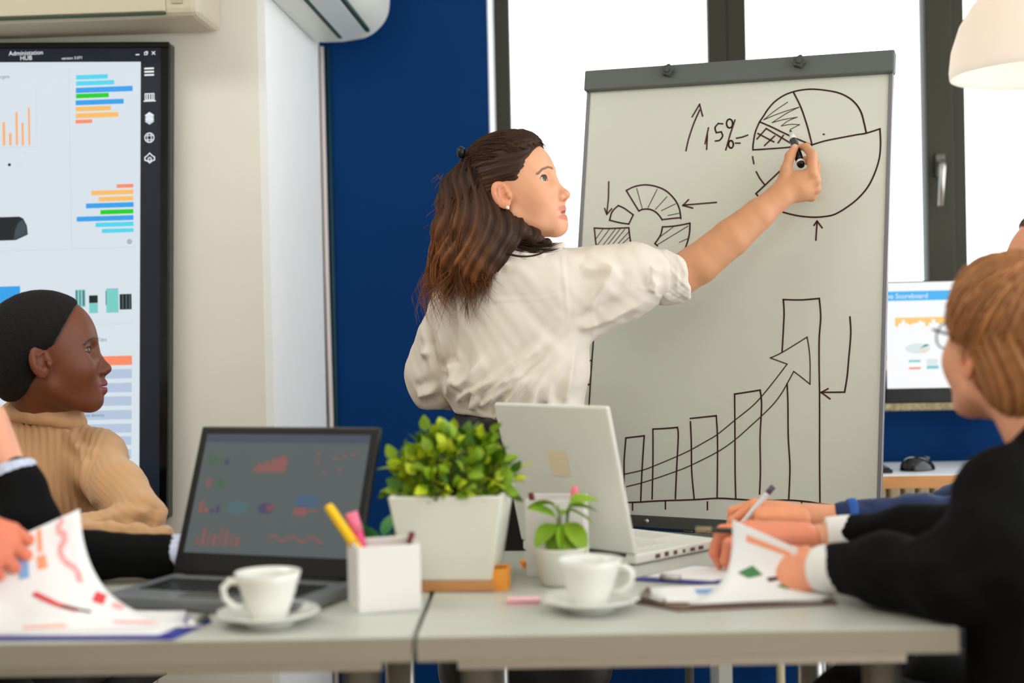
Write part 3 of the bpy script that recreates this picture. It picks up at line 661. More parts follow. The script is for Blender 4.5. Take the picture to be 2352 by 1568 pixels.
def holder(label, loc, rz, w, hgt):
    t = thing('pen_holder', label, 'pen holder', loc, rz)
    h_ = w/2; i_ = h_ - 0.003
    m_ = MB(); m_.box(-h_, -h_, 0, h_, h_, 0.004).box(-h_, -h_, 0.004, h_, -i_, hgt).box(-h_, i_, 0.004, h_, h_, hgt).box(-h_, -i_, 0.004, -i_, i_, hgt).box(i_, -i_, 0.004, h_, i_, hgt)
    m_.build('box', mat('holder_white', (234, 230, 226), 0.5), t, bevel=0.001)
    return t
HL = (-0.325, 2.085)
holder('white square pen holder with yellow and pink markers', (HL[0], HL[1], 0.7405), R_(20), 0.092, 0.096)
def pen(name, label, p0, p1, r, m, cap=None, cat='pen'):
    t = thing(name, label, cat)
    p0 = Vector(p0); p1 = Vector(p1); d = (p1 - p0)
    MB().tube([p0, p0 + d*0.03, p0 + d*0.97, p1], [r*0.7, r, r, r*0.75], 10).build('barrel', m, t, smooth=True)
    if cap: MB().tube([p0 + d*cap[0], p0 + d*cap[1]], r*1.15, 10).build('cap', cap[2], t, smooth=True)
    return t
pen('marker_pen', 'yellow marker leaning out of the white pen holder', (-0.310, 2.078, 0.748), (-0.407, 2.088, 0.891), 0.0075, mat('marker_yellow', (244, 196, 16), 0.4), (0.6, 0.63, mat('marker_yellow_band', (226, 170, 8), 0.4)), 'marker')
pen('marker_pen', 'pink marker standing in the white pen holder', (-0.335, 2.09, 0.748), (-0.374, 2.10, 0.878), 0.0082, mat('marker_pink', (232, 70, 120), 0.4), (0.78, 1.0, mat('marker_pink_cap', (240, 120, 150), 0.4)), 'marker')
pen('ballpoint_pen', 'pen with dark red tip in the white pen holder', (-0.31, 2.10, 0.748), (-0.283, 2.10, 0.848), 0.005, mat('pen_dark_red', (110, 40, 48), 0.4), (0.0, 0.6, WHITEP))
holder('white pen holder behind the small leafy plant', (-0.075, 2.362, 0.7405), R_(-4), 0.096, 0.125)
pen('ballpoint_pen', 'dark red pen tip over the rear white pen holder', (-0.095, 2.36, 0.748), (-0.118, 2.352, 0.874), 0.005, MATS['pen_dark_red'], (0.0, 0.7, WHITEP))
pen('marker_pen', 'pink marker tip over the rear white pen holder', (-0.06, 2.36, 0.748), (-0.044, 2.357, 0.883), 0.007, mat('marker_rose', (240, 130, 140), 0.4), (0.5, 0.55, WHITEP), 'marker')

# leaves: one folded leaf mesh per kind
def leaf_mesh(name, L, wd, m, curl=0.25):
    b = MB(); n = 5
    vs = []; fs = []
    for i in range(n + 1):
        t = i/n; w = wd*math.sin(math.pi*min(1, t*0.92 + 0.06))**0.8*(1 if i else 0.2)
        z = -curl*L*t*t
        vs += [(L*t, -w, z + 0.25*w), (L*t, 0, z), (L*t, w, z + 0.25*w)]
    for i in range(n):
        a = i*3; fs += [(a, a+3, a+4, a+1), (a+1, a+4, a+5, a+2)]
    b.add(vs, fs)
    me = bpy.data.meshes.new(name); me.from_pydata(b.v, [], b.f); me.materials.append(m)
    me.polygons.foreach_set('use_smooth', [True]*len(me.polygons))
    return me
def leafmat(n, c):
    m = mat(n, c, 0.45, spec=0.3, var=0.15, vscale=40)
    return m
G1, G2, G3 = leafmat('leaf_lime', (188, 204, 40)), leafmat('leaf_green', (128, 162, 34)), leafmat('leaf_deep', (70, 112, 26))
def planter():
    t = thing('potted_plant', 'bushy green plant in a tapered white square pot', 'plant', (-0.238, 2.265, 0.7405), R_(-3))
    hb, ht, z0, z1 = 0.068, 0.089, 0.016, 0.150
    vs = [(-hb,-hb,z0),(hb,-hb,z0),(hb,hb,z0),(-hb,hb,z0),(-ht,-ht,z1),(ht,-ht,z1),(ht,ht,z1),(-ht,ht,z1)]
    k = 0.9; vs += [(-ht*k,-ht*k,z1),(ht*k,-ht*k,z1),(ht*k,ht*k,z1),(-ht*k,ht*k,z1),(-hb*k,-hb*k,z0+.01),(hb*k,-hb*k,z0+.01),(hb*k,hb*k,z0+.01),(-hb*k,hb*k,z0+.01)]
    MB().add(vs, [(0,3,2,1),(0,1,5,4),(1,2,6,5),(2,3,7,6),(3,0,4,7),(4,5,9,8),(5,6,10,9),(6,7,11,10),(7,4,8,11),(8,9,13,12),(9,10,14,13),(10,11,15,14),(11,8,12,15),(12,13,14,15)]).build('pot', mat('planter_white', (226, 226, 212), 0.55), t, bevel=0.003)
    MB().box(-0.072, -0.072, 0.0, 0.072, 0.072, 0.016).build('wooden_base', WOOD, t, bevel=0.002)
    MB().box(-0.078, -0.078, 0.135, 0.078, 0.078, 0.140).build('soil', mat('soil_brown', (52, 38, 26), 0.9), t)
    rng = random.Random(5)
    st = MB()
    for i in range(26):
        a = rng.uniform(0, 6.283); e = rng.uniform(0.5, 1.5); r = 0.075
        d = Vector((math.cos(a)*math.cos(e), math.sin(a)*math.cos(e), math.sin(e)))
        st.tube([(d.x*0.02, d.y*0.02, 0.14), (d.x*0.05, d.y*0.05, 0.165 + d.z*0.02), (d.x*r, d.y*r, 0.165 + d.z*0.06)], 0.0013, 5)
    st.build('stems', mat('stem_green', (84, 110, 40), 0.6), t, smooth=True)['kind'] = 'stuff'
    kinds = [leaf_mesh('leaf', 0.021, 0.0075, m) for m in (G1, G2, G3)]
    big = MB(); rest = []
    pts = []
    for i in range(620):
        a = rng.uniform(0, 6.283); sz = rng.uniform(-0.32, 1.0); cz = math.sqrt(max(0, 1 - sz*sz))
        d = Vector((cz*math.cos(a), cz*math.sin(a), sz))
        bump = 1 + 0.10*math.sin(5*a + 2) * cz + 0.10*math.sin(9*sz + 3*a)
        q_ = rng.uniform(0.62, 1.03)*bump
        p = Vector((d.x*0.094*q_, d.y*0.092*q_, 0.165 + d.z*0.080*q_))
        if p.z < 0.152 and max(abs(p.x), abs(p.y)) < 0.084: p.z = 0.153
        pts.append((p, d, q_))
    pts.sort(key=lambda t_: t_[0].y - 0.6*t_[2]*0.1)
    for i, (p, d, q_) in enumerate(pts):
        dd = (d + Vector((rng.uniform(-.6, .6), rng.uniform(-.6, .6), rng.uniform(-.2, .8)))).normalized()
        up = (d + Vector((rng.uniform(-.7, .7), rng.uniform(-.7, .7), 0.7))).normalized()
        y = up.cross(dd).normalized(); z = dd.cross(y)
        s_ = rng.uniform(0.8, 1.35)
        M = Matrix(((dd.x*s_, y.x*s_, z.x*s_, p.x), (dd.y*s_, y.y*s_, z.y*s_, p.y), (dd.z*s_, y.z*s_, z.z*s_, p.z), (0, 0, 0, 1)))
        me = kinds[rng.choice((0, 0, 1, 1, 1, 2))]
        if i < 300:
            link('leaf', me, t, mw=M)
        else:
            mi = kinds.index(me)
            big.add([M @ v.co for v in me.vertices], [tuple(f.vertices) for f in me.polygons], mi)
    big.build('inner_foliage', [G1, G2, G3], t, smooth=True)['kind'] = 'stuff'
planter()
def small_plant():
    t = thing('potted_plant', 'small leafy seedling in a round white pot behind the coffee cup', 'plant', (-0.066, 2.252, 0.7405))
    MB().lathe([(0.001, 0.0), (0.030, 0.0), (0.034, 0.004), (0.043, 0.056), (0.0445, 0.060), (0.041, 0.060), (0.033, 0.008), (0.001, 0.008)], 32).build('pot', mat('small_pot_white', (226, 226, 214), 0.5), t, smooth=True)
    MB().lathe([(0.001, 0.053), (0.040, 0.052)], 24).build('soil', MATS['soil_brown'], t)
    me = leaf_mesh('leaf', 0.054, 0.0185, G2, 0.35); me2 = leaf_mesh('leaf', 0.048, 0.0175, leafmat('leaf_fresh', (132, 172, 46)), 0.3)
    for i, (az, el, rx, rz_, k) in enumerate(((200, 35, -0.006, 0.105, 1.0), (160, 12, -0.004, 0.125, .9), (215, -28, -0.008, 0.096, 1.0), (250, -55, -0.005, 0.098, 1.1), (285, -50, 0.004, 0.096, 1.1), (320, -35, 0.008, 0.098, 1.0), (350, 8, 0.012, 0.122, 1.0), (20, 20, 0.014, 0.128, .9), (335, -8, 0.010, 0.118, 1.05), (90, 20, 0, 0.11, 1.0))):
        base = Vector((rx, -0.004, rz_))
        MB().tube([(rx*0.3, 0, 0.052), (rx*0.8, 0, rz_*0.8), tuple(base)], 0.0013, 6).build('stem', MATS['stem_green'], t, smooth=True)
        l = link('leaf', me if i % 2 else me2, t, loc=base, rot=(R_(20 if i % 2 else -20), -R_(el), R_(az))); l.scale = (k, k, k)
small_plant()
# trailing sprig behind the pen holder
sp = thing('potted_plant', 'small trailing green sprig in a low pot behind the pen holder', 'plant', (-0.352, 2.20, 0.7405))
MB().lathe([(0.001, 0.0), (0.024, 0.0), (0.033, 0.045), (0.030, 0.045), (0.001, 0.038)], 24).build('pot', MATS['small_pot_white'], sp, smooth=True)
me = leaf_mesh('leaf', 0.036, 0.012, leafmat('leaf_emerald', (62, 132, 66)), 0.2)
for (az, el, z, k) in ((185, 50, 0.06, 1.0), (160, 25, 0.065, 1.0), (20, 35, 0.07, 1.1), (350, 15, 0.075, 1.1), (270, 40, 0.06, 1.0), (200, 80, 0.07, 1.0), (30, 65, 0.085, 1.0), (120, 50, 0.07, 1), (5, 5, 0.06, 1)):
    l = link('leaf', me, sp, loc=(0.01*math.cos(R_(az)), 0.01*math.sin(R_(az)), z), rot=(0.3, -R_(el), R_(az))); l.scale = (1.2*k, 1.2*k, 1.2*k)
    MB().tube([(0, 0, 0.035), (0.01*math.cos(R_(az)), 0.01*math.sin(R_(az)), z)], 0.0012, 5).build('stem', MATS['stem_green'], sp)
# sticky notes
def pad(label, loc, rz, w, d, hh, m):
    t = thing('sticky_note_pad', label, 'note pad', loc, rz)
    MB().box(-w/2, -d/2, 0, w/2, d/2, hh*0.97).build('sheets', m, t)
    MB().grid(lambda u, v: ((u-0.5)*w, (v-0.5)*d, hh + 0.004*max(0, 0.3 - v)**2*8), 4, 6).build('top_sheet', m, t)
pad('orange sticky note block beside the bushy plant', (-0.166, 2.215, 0.7405), R_(-5), 0.036, 0.036, 0.036, mat('note_orange', (240, 160, 60), 0.7))
pad('small orange sticky notes near the white laptop', (-0.125, 2.43, 0.7405), R_(10), 0.030, 0.05, 0.006, mat('note_bright_orange', (246, 150, 30), 0.7))
pad('pink sticky notes beside the front coffee saucer', (-0.120, 2.105, 0.7405), R_(3), 0.05, 0.05, 0.004, mat('note_pink', (244, 190, 196), 0.7))

# clipboards and papers
def clipboard(label, corners, m, clip_at):
    t = thing('clipboard', label, 'clipboard')
    z = 0.7405
    MB().prism(corners, lambda p: (p[0], p[1], z), lambda p: (p[0], p[1], z + 0.0035)).build('board', m, t, bevel=0.001)
    (ax, ay), (bx, by) = clip_at
    MB().tube([(ax, ay, z + 0.008), (bx, by, z + 0.008)], 0.0055, 8).build('clip', CHROME, t, smooth=True)
    return t
clipboard('blue clipboard under the curling report pages at the table edge', [(-0.93, 1.875), (-0.578, 1.868), (-0.556, 1.985), (-0.64, 2.025), (-0.93, 2.03)], mat('clip_blue', (28, 32, 150), 0.35), ((-0.575, 1.93), (-0.562, 1.98)))
clipboard('brown clipboard under the report on the right table', [(0.105, 2.025), (0.335, 2.065), (0.31, 2.24), (0.065, 2.20), (0.045, 2.09)], mat('clip_brown', (104, 76, 62), 0.45), ((0.055, 2.10), (0.085, 2.065)))
clipboard('blue clipboard lying beyond the brown clipboard', [(0.045, 2.275), (0.17, 2.222), (0.28, 2.34), (0.15, 2.40)], mat('clip_indigo', (58, 60, 140), 0.4), ((0.09, 2.262), (0.12, 2.248)))

PRINT = [mat('print_blue', (130, 168, 218), 0.8), mat('print_orange', (244, 160, 120), 0.8), mat('print_red', (220, 70, 72), 0.8), mat('print_green', (70, 130, 80), 0.8), mat('print_dark', (70, 44, 52), 0.8), mat('print_pink', (240, 170, 170), 0.8)]
def bez(P, t):
    n = len(P) - 1
    t = min(max(t, 0), 1)*n; i = min(int(t), n - 1); f = t - i
    p0, p1, p2, p3 = (Vector(P[max(i-1, 0)]), Vector(P[i]), Vector(P[i+1]), Vector(P[min(i+2, n)]))
    return 0.5*((2*p1) + (p2-p0)*f + (2*p0-5*p1+4*p2-p3)*f*f + (3*p1-p0-3*p2+p3)*f**3)
def sheet(label, left, right, marks, side, flat_off=0.0):
    t = thing('report_page', label, 'paper')
    S = lambda u, v: bez(left, v).lerp(bez(right, v), u)
    MB().grid(lambda u, v: S(u, v), 10, 28).build('sheet', PAPER, t, smooth=True, solid=0.0005)
    def N(u, v):
        a = S(min(u+.02, 1), v) - S(max(u-.02, 0), v); b = S(u, min(v+.02, 1)) - S(u, max(v-.02, 0))
        return a.cross(b).normalized()*side*0.0009
    for (mi, pts, w) in marks:
        pr = MB()
        if w == 0:
            k = len(pts); pr.add([S(u, v) + N(u, v) for u, v in pts], [tuple(range(k))], mi)
        else:
            for i in range(len(pts) - 1):
                (u0, v0), (u1, v1) = pts[i], pts[i+1]
                L = math.hypot(u1-u0, v1-v0) or 1e-6; nu, nv = -(v1-v0)/L*w/2, (u1-u0)/L*w/2
                pr.quad(*[S(u, v) + N(u, v) for u, v in ((u0-nu, v0-nv), (u1-nu, v1-nv), (u1+nu, v1+nv), (u0+nu, v0+nv))], mi)
        pr.build('printed_mark', PRINT, t)
    return t

# ================================================================== sculpting: distance fields turned into meshes
def _rot(R): return np.asarray(R, np.float32)
class Field:
    def __init__(s, lo, hi, h):
        s.lo = np.array(lo, np.float32); s.h = h
        s.n = np.ceil((np.array(hi) - np.array(lo))/h).astype(int) + 1
        s.D = np.full(tuple(s.n), 1.0, np.float32)
        s.ax = [s.lo[i] + h*np.arange(s.n[i], dtype=np.float32) for i in range(3)]
    def _sl(s, lo, hi):
        a = np.clip(np.floor((np.array(lo) - s.lo)/s.h).astype(int), 0, s.n)
        b = np.clip(np.ceil((np.array(hi) - s.lo)/s.h).astype(int) + 1, 0, s.n)
        if np.any(b <= a): return None, None
        sl = tuple(slice(a[i], b[i]) for i in range(3))
        X, Y, Z = np.meshgrid(*[s.ax[i][sl[i]] for i in range(3)], indexing='ij', sparse=True)
        return sl, (X, Y, Z)
    def _comb(s, sl, d, k, op):
        A = s.D[sl]
        if op == 'sub':
            d = -d; h = np.maximum(k - np.abs(A - d), 0)/k if k > 0 else 0
            s.D[sl] = np.maximum(A, d) + h*h*k*0.25
        else:
            h = np.maximum(k - np.abs(A - d), 0)/k if k > 0 else 0
            s.D[sl] = np.minimum(A, d) - h*h*k*0.25
    def cone(s, a, b, ra, rb, k=0.01, op='u'):
        a = np.array(a, np.float32); b = np.array(b, np.float32)
        m = max(ra, rb) + k + 3*s.h
        sl, P = s._sl(np.minimum(a, b) - m, np.maximum(a, b) + m)
        if sl is None: return s
        ba = b - a; L2 = max(float(ba @ ba), 1e-12)
        px, py, pz = P[0] - a[0], P[1] - a[1], P[2] - a[2]
        t = np.clip((px*ba[0] + py*ba[1] + pz*ba[2])/L2, 0, 1)
        d = np.sqrt((px - t*ba[0])**2 + (py - t*ba[1])**2 + (pz - t*ba[2])**2) - (ra + (rb - ra)*t)
        s._comb(sl, d, k, op); return s
    def chain(s, pts, rs, k=0.01):
        for i in range(len(pts) - 1): s.cone(pts[i], pts[i+1], rs[i], rs[i+1], k)
        return s
    def ell(s, c, r, k=0.01, op='u', R=None):
        c = np.array(c, np.float32); r = np.array(r, np.float32)
        m = (float(r.max()) if R is not None else r) + k + 3*s.h
        sl, P = s._sl(c - m, c + m)
        if sl is None: return s
        p = [P[i] - c[i] for i in range(3)]
        if R is not None:
            R = _rot(R); p = [p[0]*R[0, i] + p[1]*R[1, i] + p[2]*R[2, i] for i in range(3)]
        k0 = np.sqrt((p[0]/r[0])**2 + (p[1]/r[1])**2 + (p[2]/r[2])**2)
        k1 = np.sqrt((p[0]/r[0]**2)**2 + (p[1]/r[1]**2)**2 + (p[2]/r[2]**2)**2) + 1e-9
        s._comb(sl, k0*(k0 - 1)/k1, k, op); return s
    def plane_cut(s, p, n, k=0.004):
        """keep the side the normal points away from"""
        X, Y, Z = np.meshgrid(*s.ax, indexing='ij', sparse=True)
        n = np.array(n, float); n /= np.linalg.norm(n)
        d = (X - p[0])*n[0] + (Y - p[1])*n[1] + (Z - p[2])*n[2]
        h = np.maximum(k - np.abs(s.D - d), 0)/k
        s.D = np.maximum(s.D, d.astype(np.float32)) + h*h*k*0.25; return s
    def mesh(s):
        D = s.D.copy()
        for ax in range(3):                 # close the surface at the box walls
            for e in (0, -1):
                q = [slice(None)]*3; q[ax] = e; D[tuple(q)] = np.maximum(D[tuple(q)], 0.25*s.h)
        S = D < 0
        nx, ny, nz = [v - 1 for v in S.shape]
        cnt = np.zeros((nx, ny, nz), np.int8)
        off = [(i, j, k) for i in (0, 1) for j in (0, 1) for k in (0, 1)]
        for (i, j, k) in off: cnt += S[i:i+nx, j:j+ny, k:k+nz]
        act = np.argwhere((cnt > 0) & (cnt < 8))
        idx = np.full((nx, ny, nz), -1, np.int64)
        idx[act[:, 0], act[:, 1], act[:, 2]] = np.arange(len(act))
        V = np.stack([D[act[:, 0]+i, act[:, 1]+j, act[:, 2]+k] for (i, j, k) in off], 1)
        pos = np.zeros((len(act), 3)); num = np.zeros(len(act))
        O = np.array(off, float)
        for a in range(8):
            for b in range(a+1, 8):
                if np.abs(O[a] - O[b]).sum() != 1: continue
                va, vb = V[:, a], V[:, b]
                m = (va < 0) != (vb < 0)
                t = np.where(m, va/np.where(m, va - vb, 1), 0)
                pos += np.where(m[:, None], O[a] + (O[b] - O[a])*t[:, None], 0); num += m
        verts = (act + pos/num[:, None])*s.h + s.lo
        quads = []
        for ax in range(3):
            u, v = (ax+1) % 3, (ax+2) % 3
            q0 = [slice(None)]*3; q1 = [slice(None)]*3
            q0[ax] = slice(0, -1); q1[ax] = slice(1, None)
            A, B = S[tuple(q0)], S[tuple(q1)]
            e = np.argwhere(A != B)
            e = e[(e[:, u] > 0) & (e[:, v] > 0) & (e[:, u] < S.shape[u]-1) & (e[:, v] < S.shape[v]-1)]
            fl = A[e[:, 0], e[:, 1], e[:, 2]]
            def at(du, dv):
                g_ = e.copy(); g_[:, u] += du; g_[:, v] += dv
                return idx[g_[:, 0], g_[:, 1], g_[:, 2]]
            Q = np.stack([at(-1, -1), at(0, -1), at(0, 0), at(-1, 0)], 1)
            Q[~fl] = Q[~fl][:, ::-1]
            quads.append(Q)
        return verts, np.concatenate(quads)

def vnormals(v, q):
    n = np.cross(v[q[:, 2]] - v[q[:, 0]], v[q[:, 3]] - v[q[:, 1]])
    N = np.zeros_like(v)
    for i in range(4): np.add.at(N, q[:, i], n)
    return N/(np.linalg.norm(N, axis=1, keepdims=True) + 1e-12)
def smooth_v(v, q, it=1, w=0.5):
    for _ in range(it):
        S_ = np.zeros_like(v); c = np.zeros(len(v))
        for a, b in ((0, 1), (1, 2), (2, 3), (3, 0)):
            np.add.at(S_, q[:, a], v[q[:, b]]); np.add.at(S_, q[:, b], v[q[:, a]])
            np.add.at(c, q[:, a], 1); np.add.at(c, q[:, b], 1)
        v = v*(1-w) + w*S_/np.maximum(c, 1)[:, None]
    return v
def npmesh(name, pieces, m, parent=None, smooth=True):
    """pieces: list of (verts, faces as int array with 3 or 4 columns, colours or None)"""
    V = []; F = []; Cc = []; o = 0
    for v, q, c in pieces:
        V.append(v); F += (np.asarray(q) + o).tolist(); o += len(v)
        Cc.append(c if c is not None else np.full((len(v), 3), 0.5))
    V = np.concatenate(V); Cc = np.concatenate(Cc)
    me = bpy.data.meshes.new(name); me.from_pydata(V.tolist(), [], F)
    me.materials.append(m)
    ca = me.color_attributes.new('Col', 'FLOAT_COLOR', 'POINT')
    ca.data.foreach_set('color', np.concatenate([Cc, np.ones((len(Cc), 1))], 1).astype(np.float32).ravel())
    if smooth: me.polygons.foreach_set('use_smooth', [True]*len(me.polygons))
    me.update()
    return link(name, me, parent)
def wob(p, f, seed=0.0):
    """smooth pseudo noise in [-1, 1]"""
    x, y, z = p[:, 0]*f, p[:, 1]*f, p[:, 2]*f
    return (np.sin(1.7*x + 2.3*y + seed) + np.sin(2.9*y - 1.3*z + 1.3*seed) + np.sin(2.1*z + 1.9*x + 0.7*seed) + np.sin(3.7*x - 2.2*y + 2.6*z + seed*2.1))/4
def polydist(P, line):
    d = np.full(len(P), 9.0)
    for i in range(len(line) - 1):
        a = np.array(line[i], float); b = np.array(line[i+1], float); ba = b - a
        t = np.clip(((P - a) @ ba)/(ba @ ba + 1e-12), 0, 1)
        d = np.minimum(d, np.linalg.norm(P - a - t[:, None]*ba, axis=1))
    return d
def polyparam(P, line):
    """distance to a polyline and position along it, 0 to 1"""
    L = np.array(line, float); seg = np.linalg.norm(L[1:] - L[:-1], axis=1); cum = np.concatenate([[0], np.cumsum(seg)])
    d = np.full(len(P), 9.0); tt = np.zeros(len(P))
    for i in range(len(L) - 1):
        ba = L[i+1] - L[i]; t = np.clip(((P - L[i]) @ ba)/(ba @ ba + 1e-12), 0, 1)
        e = np.linalg.norm(P - L[i] - t[:, None]*ba, axis=1); m = e < d
        d[m] = e[m]; tt[m] = (cum[i] + t[m]*seg[i])/cum[-1]
    return d, tt
def mixc(c, c2, w): return c*(1-w[:, None]) + np.array(c2)[None]*w[:, None]
def sstep(a, b, x): t = np.clip((x-a)/(b-a), 0, 1); return t*t*(3-2*t)

# ------------------------------------------------------------------ head: x forward, y left, z up, z = 0 at the eyes
def head_mesh(T, skin, lip, brow, h=0.002, neck_to=(-0.05, 0, -0.20), neck_r=(0.050, 0.054), open_mouth=0.0, male=0.0, scalp=None, full_lips=0.0, stubble=None, brow_w=0.0035):
    """T: 4x4 numpy matrix (rotation*scale, position)"""
    f = Field((-0.125, -0.092, -0.235), (0.130, 0.092, 0.125), h)
    j = male*0.006
    f.ell((-0.006, 0, 0.030), (0.097, 0.074, 0.083), 0.0)
    f.ell((0.030, 0, -0.022), (0.062, 0.060, 0.090), 0.03)
    for s_ in (-1, 1):
        f.cone((0.006, s_*0.046, -0.062), (0.070, s_*0.013, -0.098), 0.018 + j, 0.014 + j, 0.03)
        f.ell((0.055, s_*0.036, -0.034), (0.029, 0.025, 0.027), 0.03)
        f.cone((0.080, s_*0.012, 0.017), (0.066, s_*0.044, 0.014), 0.0085, 0.007, 0.012)
    f.ell((0.077, 0, -0.098), (0.017, 0.018, 0.015), 0.02)
    f.ell((0.074, 0, -0.069), (0.022, 0.028, 0.022), 0.02)
    for s_ in (-1, 1):
        f.ell((0.092, s_*0.032, -0.001), (0.016, 0.017, 0.012), 0.016, 'sub')
        f.ell((0.0680, s_*0.0315, 0.0), (0.0150, 0.0158, 0.0145), 0.006)
    # nose
    f.cone((0.082, 0, 0.004), (0.1025, 0, -0.036), 0.0075, 0.0100, 0.012)
    f.ell((0.1055, 0, -0.0395), (0.0105, 0.0100, 0.0090), 0.008)
    for s_ in (-1, 1): f.ell((0.0955, s_*0.0115, -0.0435), (0.0095, 0.0068, 0.0070), 0.006)
    f.cone((0.098, 0, -0.048), (0.093, 0, -0.060), 0.006, 0.007, 0.008)
    for s_ in (-1, 1): f.ell((0.101, s_*0.0065, -0.0505), (0.0045, 0.0032, 0.0030), 0.003, 'sub')
    # lips
    fl = full_lips*0.003; om = open_mouth
    for s_ in (-1, 1):
        f.cone((0.0945 + fl, 0, -0.0665), (0.080, s_*0.022, -0.0715), 0.0055 + fl, 0.0028, 0.004)
        f.cone((0.0930 + fl - om*0.3, 0, -0.0785 - om), (0.080, s_*0.021, -0.0725 - om*0.3), 0.0062 + fl, 0.0028, 0.004)
    f.ell((0.1015 + fl, 0, -0.0724 - om*0.5), (0.0150, 0.0230, 0.0011 + om*0.55), 0.0025, 'sub')
    # eye openings
    for s_ in (-1, 1):
        f.ell((0.0785, s_*0.0345, -0.0004), (0.0152, 0.0168, 0.0050), 0.0015, 'sub')
    # ears
    for s_ in (-1, 1):
        ce, se = math.cos(s_*0.38), math.sin(s_*0.38)
        R = np.array([[ce, se, 0], [-se, ce, 0], [0, 0, 1]]) @ np.array([[math.cos(-.2), 0, math.sin(-.2)], [0, 1, 0], [-math.sin(-.2), 0, math.cos(-.2)]])
        f.ell((-0.008, s_*0.0745, -0.016), (0.0185, 0.0062, 0.0305), 0.004, 'u', R)
        f.ell((-0.004, s_*0.0800, -0.010), (0.0125, 0.0062, 0.0205), 0.002, 'sub', R)
        f.ell((0.003, s_*0.078, -0.020), (0.0065, 0.008, 0.0085), 0.002, 'sub', R)
        f.ell((0.009, s_*0.0735, -0.021), (0.005, 0.005, 0.007), 0.004)
        f.chain([(0.002, s_*0.0765, 0.003), (-0.009, s_*0.0785, -0.003), (-0.011, s_*0.0795, -0.016), (-0.006, s_*0.078, -0.030)], [0.0022, 0.0026, 0.0026, 0.0022], 0.002)
    # neck
    nt_ = np.array(neck_to, float)
    f.cone((-0.025, 0, -0.055), nt_, neck_r[0], neck_r[1], 0.025)
    f.cone((-0.020, -0.030, -0.06), (nt_[0] + 0.03, nt_[1] - 0.006, nt_[2] + 0.02), 0.016, 0.012, 0.02)
    f.cone((-0.020, 0.030, -0.06), (nt_[0] + 0.03, nt_[1] + 0.006, nt_[2] + 0.02), 0.016, 0.012, 0.02)
    v, q = f.mesh()
    v = smooth_v(v, q, 1, 0.35)
    c = np.tile(np.array(lin(skin)), (len(v), 1))
    c *= (1 + 0.05*wob(v, 60, 2.0))[:, None]
    red = np.array(lin(skin))*np.array([1.02, 0.72, 0.68])
    ay = np.abs(v[:, 1])
    blush = np.exp(-(((v[:, 0]-0.07)/0.03)**2 + ((ay-0.04)/0.02)**2 + ((v[:, 2]+0.035)/0.022)**2))*0.45
    nose = np.exp(-(((v[:, 0]-0.112)/0.016)**2 + (ay/0.014)**2 + ((v[:, 2]+0.04)/0.014)**2))*0.45
    ear = sstep(0.066, 0.074, ay)*0.45*(np.abs(v[:, 2] + 0.016) < 0.04)*(v[:, 0] < 0.02)
    c = mixc(c, red, np.clip(blush + nose + ear, 0, 0.8))
    zc = np.where(v[:, 2] > -0.0722 - om*0.4, -0.0672, -0.0785 - om)
    lw = sstep(1.25, 0.85, np.sqrt((ay/0.0235)**2 + ((v[:, 2]-zc)/0.0075)**2))*(v[:, 0] > 0.072)
    c = mixc(c, lin(lip), lw)
    if om > 0:
        gap = (np.abs(v[:, 2] + 0.0724 + om*0.5) < 0.0012 + om*0.5)*(ay < 0.021)*(v[:, 0] > 0.07)*(v[:, 0] < 0.0925 - 6*ay**1.6)
        c = mixc(c, lin((70, 28, 26)), gap.astype(float))
        teeth = gap*(v[:, 2] > -0.0724 - om*0.55)
        c = mixc(c, lin((206, 190, 176)), teeth.astype(float)*0.8)
    for s_ in (-1, 1):
        line = [(0.093, s_*0.013, 0.0195), (0.088, s_*0.026, 0.0225), (0.078, s_*0.042, 0.0185), (0.066, s_*0.053, 0.0105)]
        d = polydist(v[:, 1:], [(a[1], a[2]) for a in line])
        c = mixc(c, lin(brow), sstep(brow_w, brow_w*0.4, d)*(v[:, 0] > 0.04)*0.85)
        e = np.array([0.066, s_*0.0315, 0.0]); dv = v - e
        lid = (np.linalg.norm(dv, axis=1) < 0.0190)*(v[:, 0] > 0.060)
        lash = lid*sstep(0.0034, 0.0012, np.abs(v[:, 2] - (0.0050*np.sqrt(np.clip(1 - ((ay-0.0345)/0.0170)**2, 0, 1)) + 0.0010)))*(ay > 0.018)*(ay < 0.0520)
        c = mixc(c, lin((30, 18, 14)), lash*1.0)
    if stubble is not None:
        st = sstep(-0.045, -0.075, v[:, 2])*(v[:, 2] > -0.115)*(v[:, 0] > 0.0)
        c = mixc(c, lin(stubble), st*0.25*(1-lw))
    if scalp is not None:
        g = (v[:, 0]-0.070)*0.80 - (v[:, 2]-0.075)*0.60
        hair = sstep(0.004, -0.010, g)*(1 - (ay > 0.0665)*(v[:, 2] < 0.014)*(v[:, 0] > -0.03))*sstep(-0.075, -0.055, v[:, 2] + 0.2*np.clip(v[:, 0]+0.03, -1, 0))*sstep(0.012, 0.000, v[:, 0] - 0.5*v[:, 2] - 0.012)
        c = mixc(c, lin(scalp), hair)
    w = np.concatenate([v, np.ones((len(v), 1))], 1) @ T.T
    return w[:, :3], q, c
def head_T(loc, fwd_deg, pitch=0.0, scale=1.0, roll=0.0):
    """fwd_deg: heading of the face, 0 = +X, 90 = +Y; pitch > 0 looks up"""
    a = R_(fwd_deg); p = R_(pitch)
    Mt = Matrix.Rotation(a, 3, 'Z') @ Matrix.Rotation(-p, 3, 'Y') @ Matrix.Rotation(R_(roll), 3, 'X')
    T = np.eye(4); T[:3, :3] = np.array(Mt)*scale; T[:3, 3] = loc
    return T
EYEM = mat('eye_surface', (240, 236, 230), 0.08, spec=0.6, attr=True)
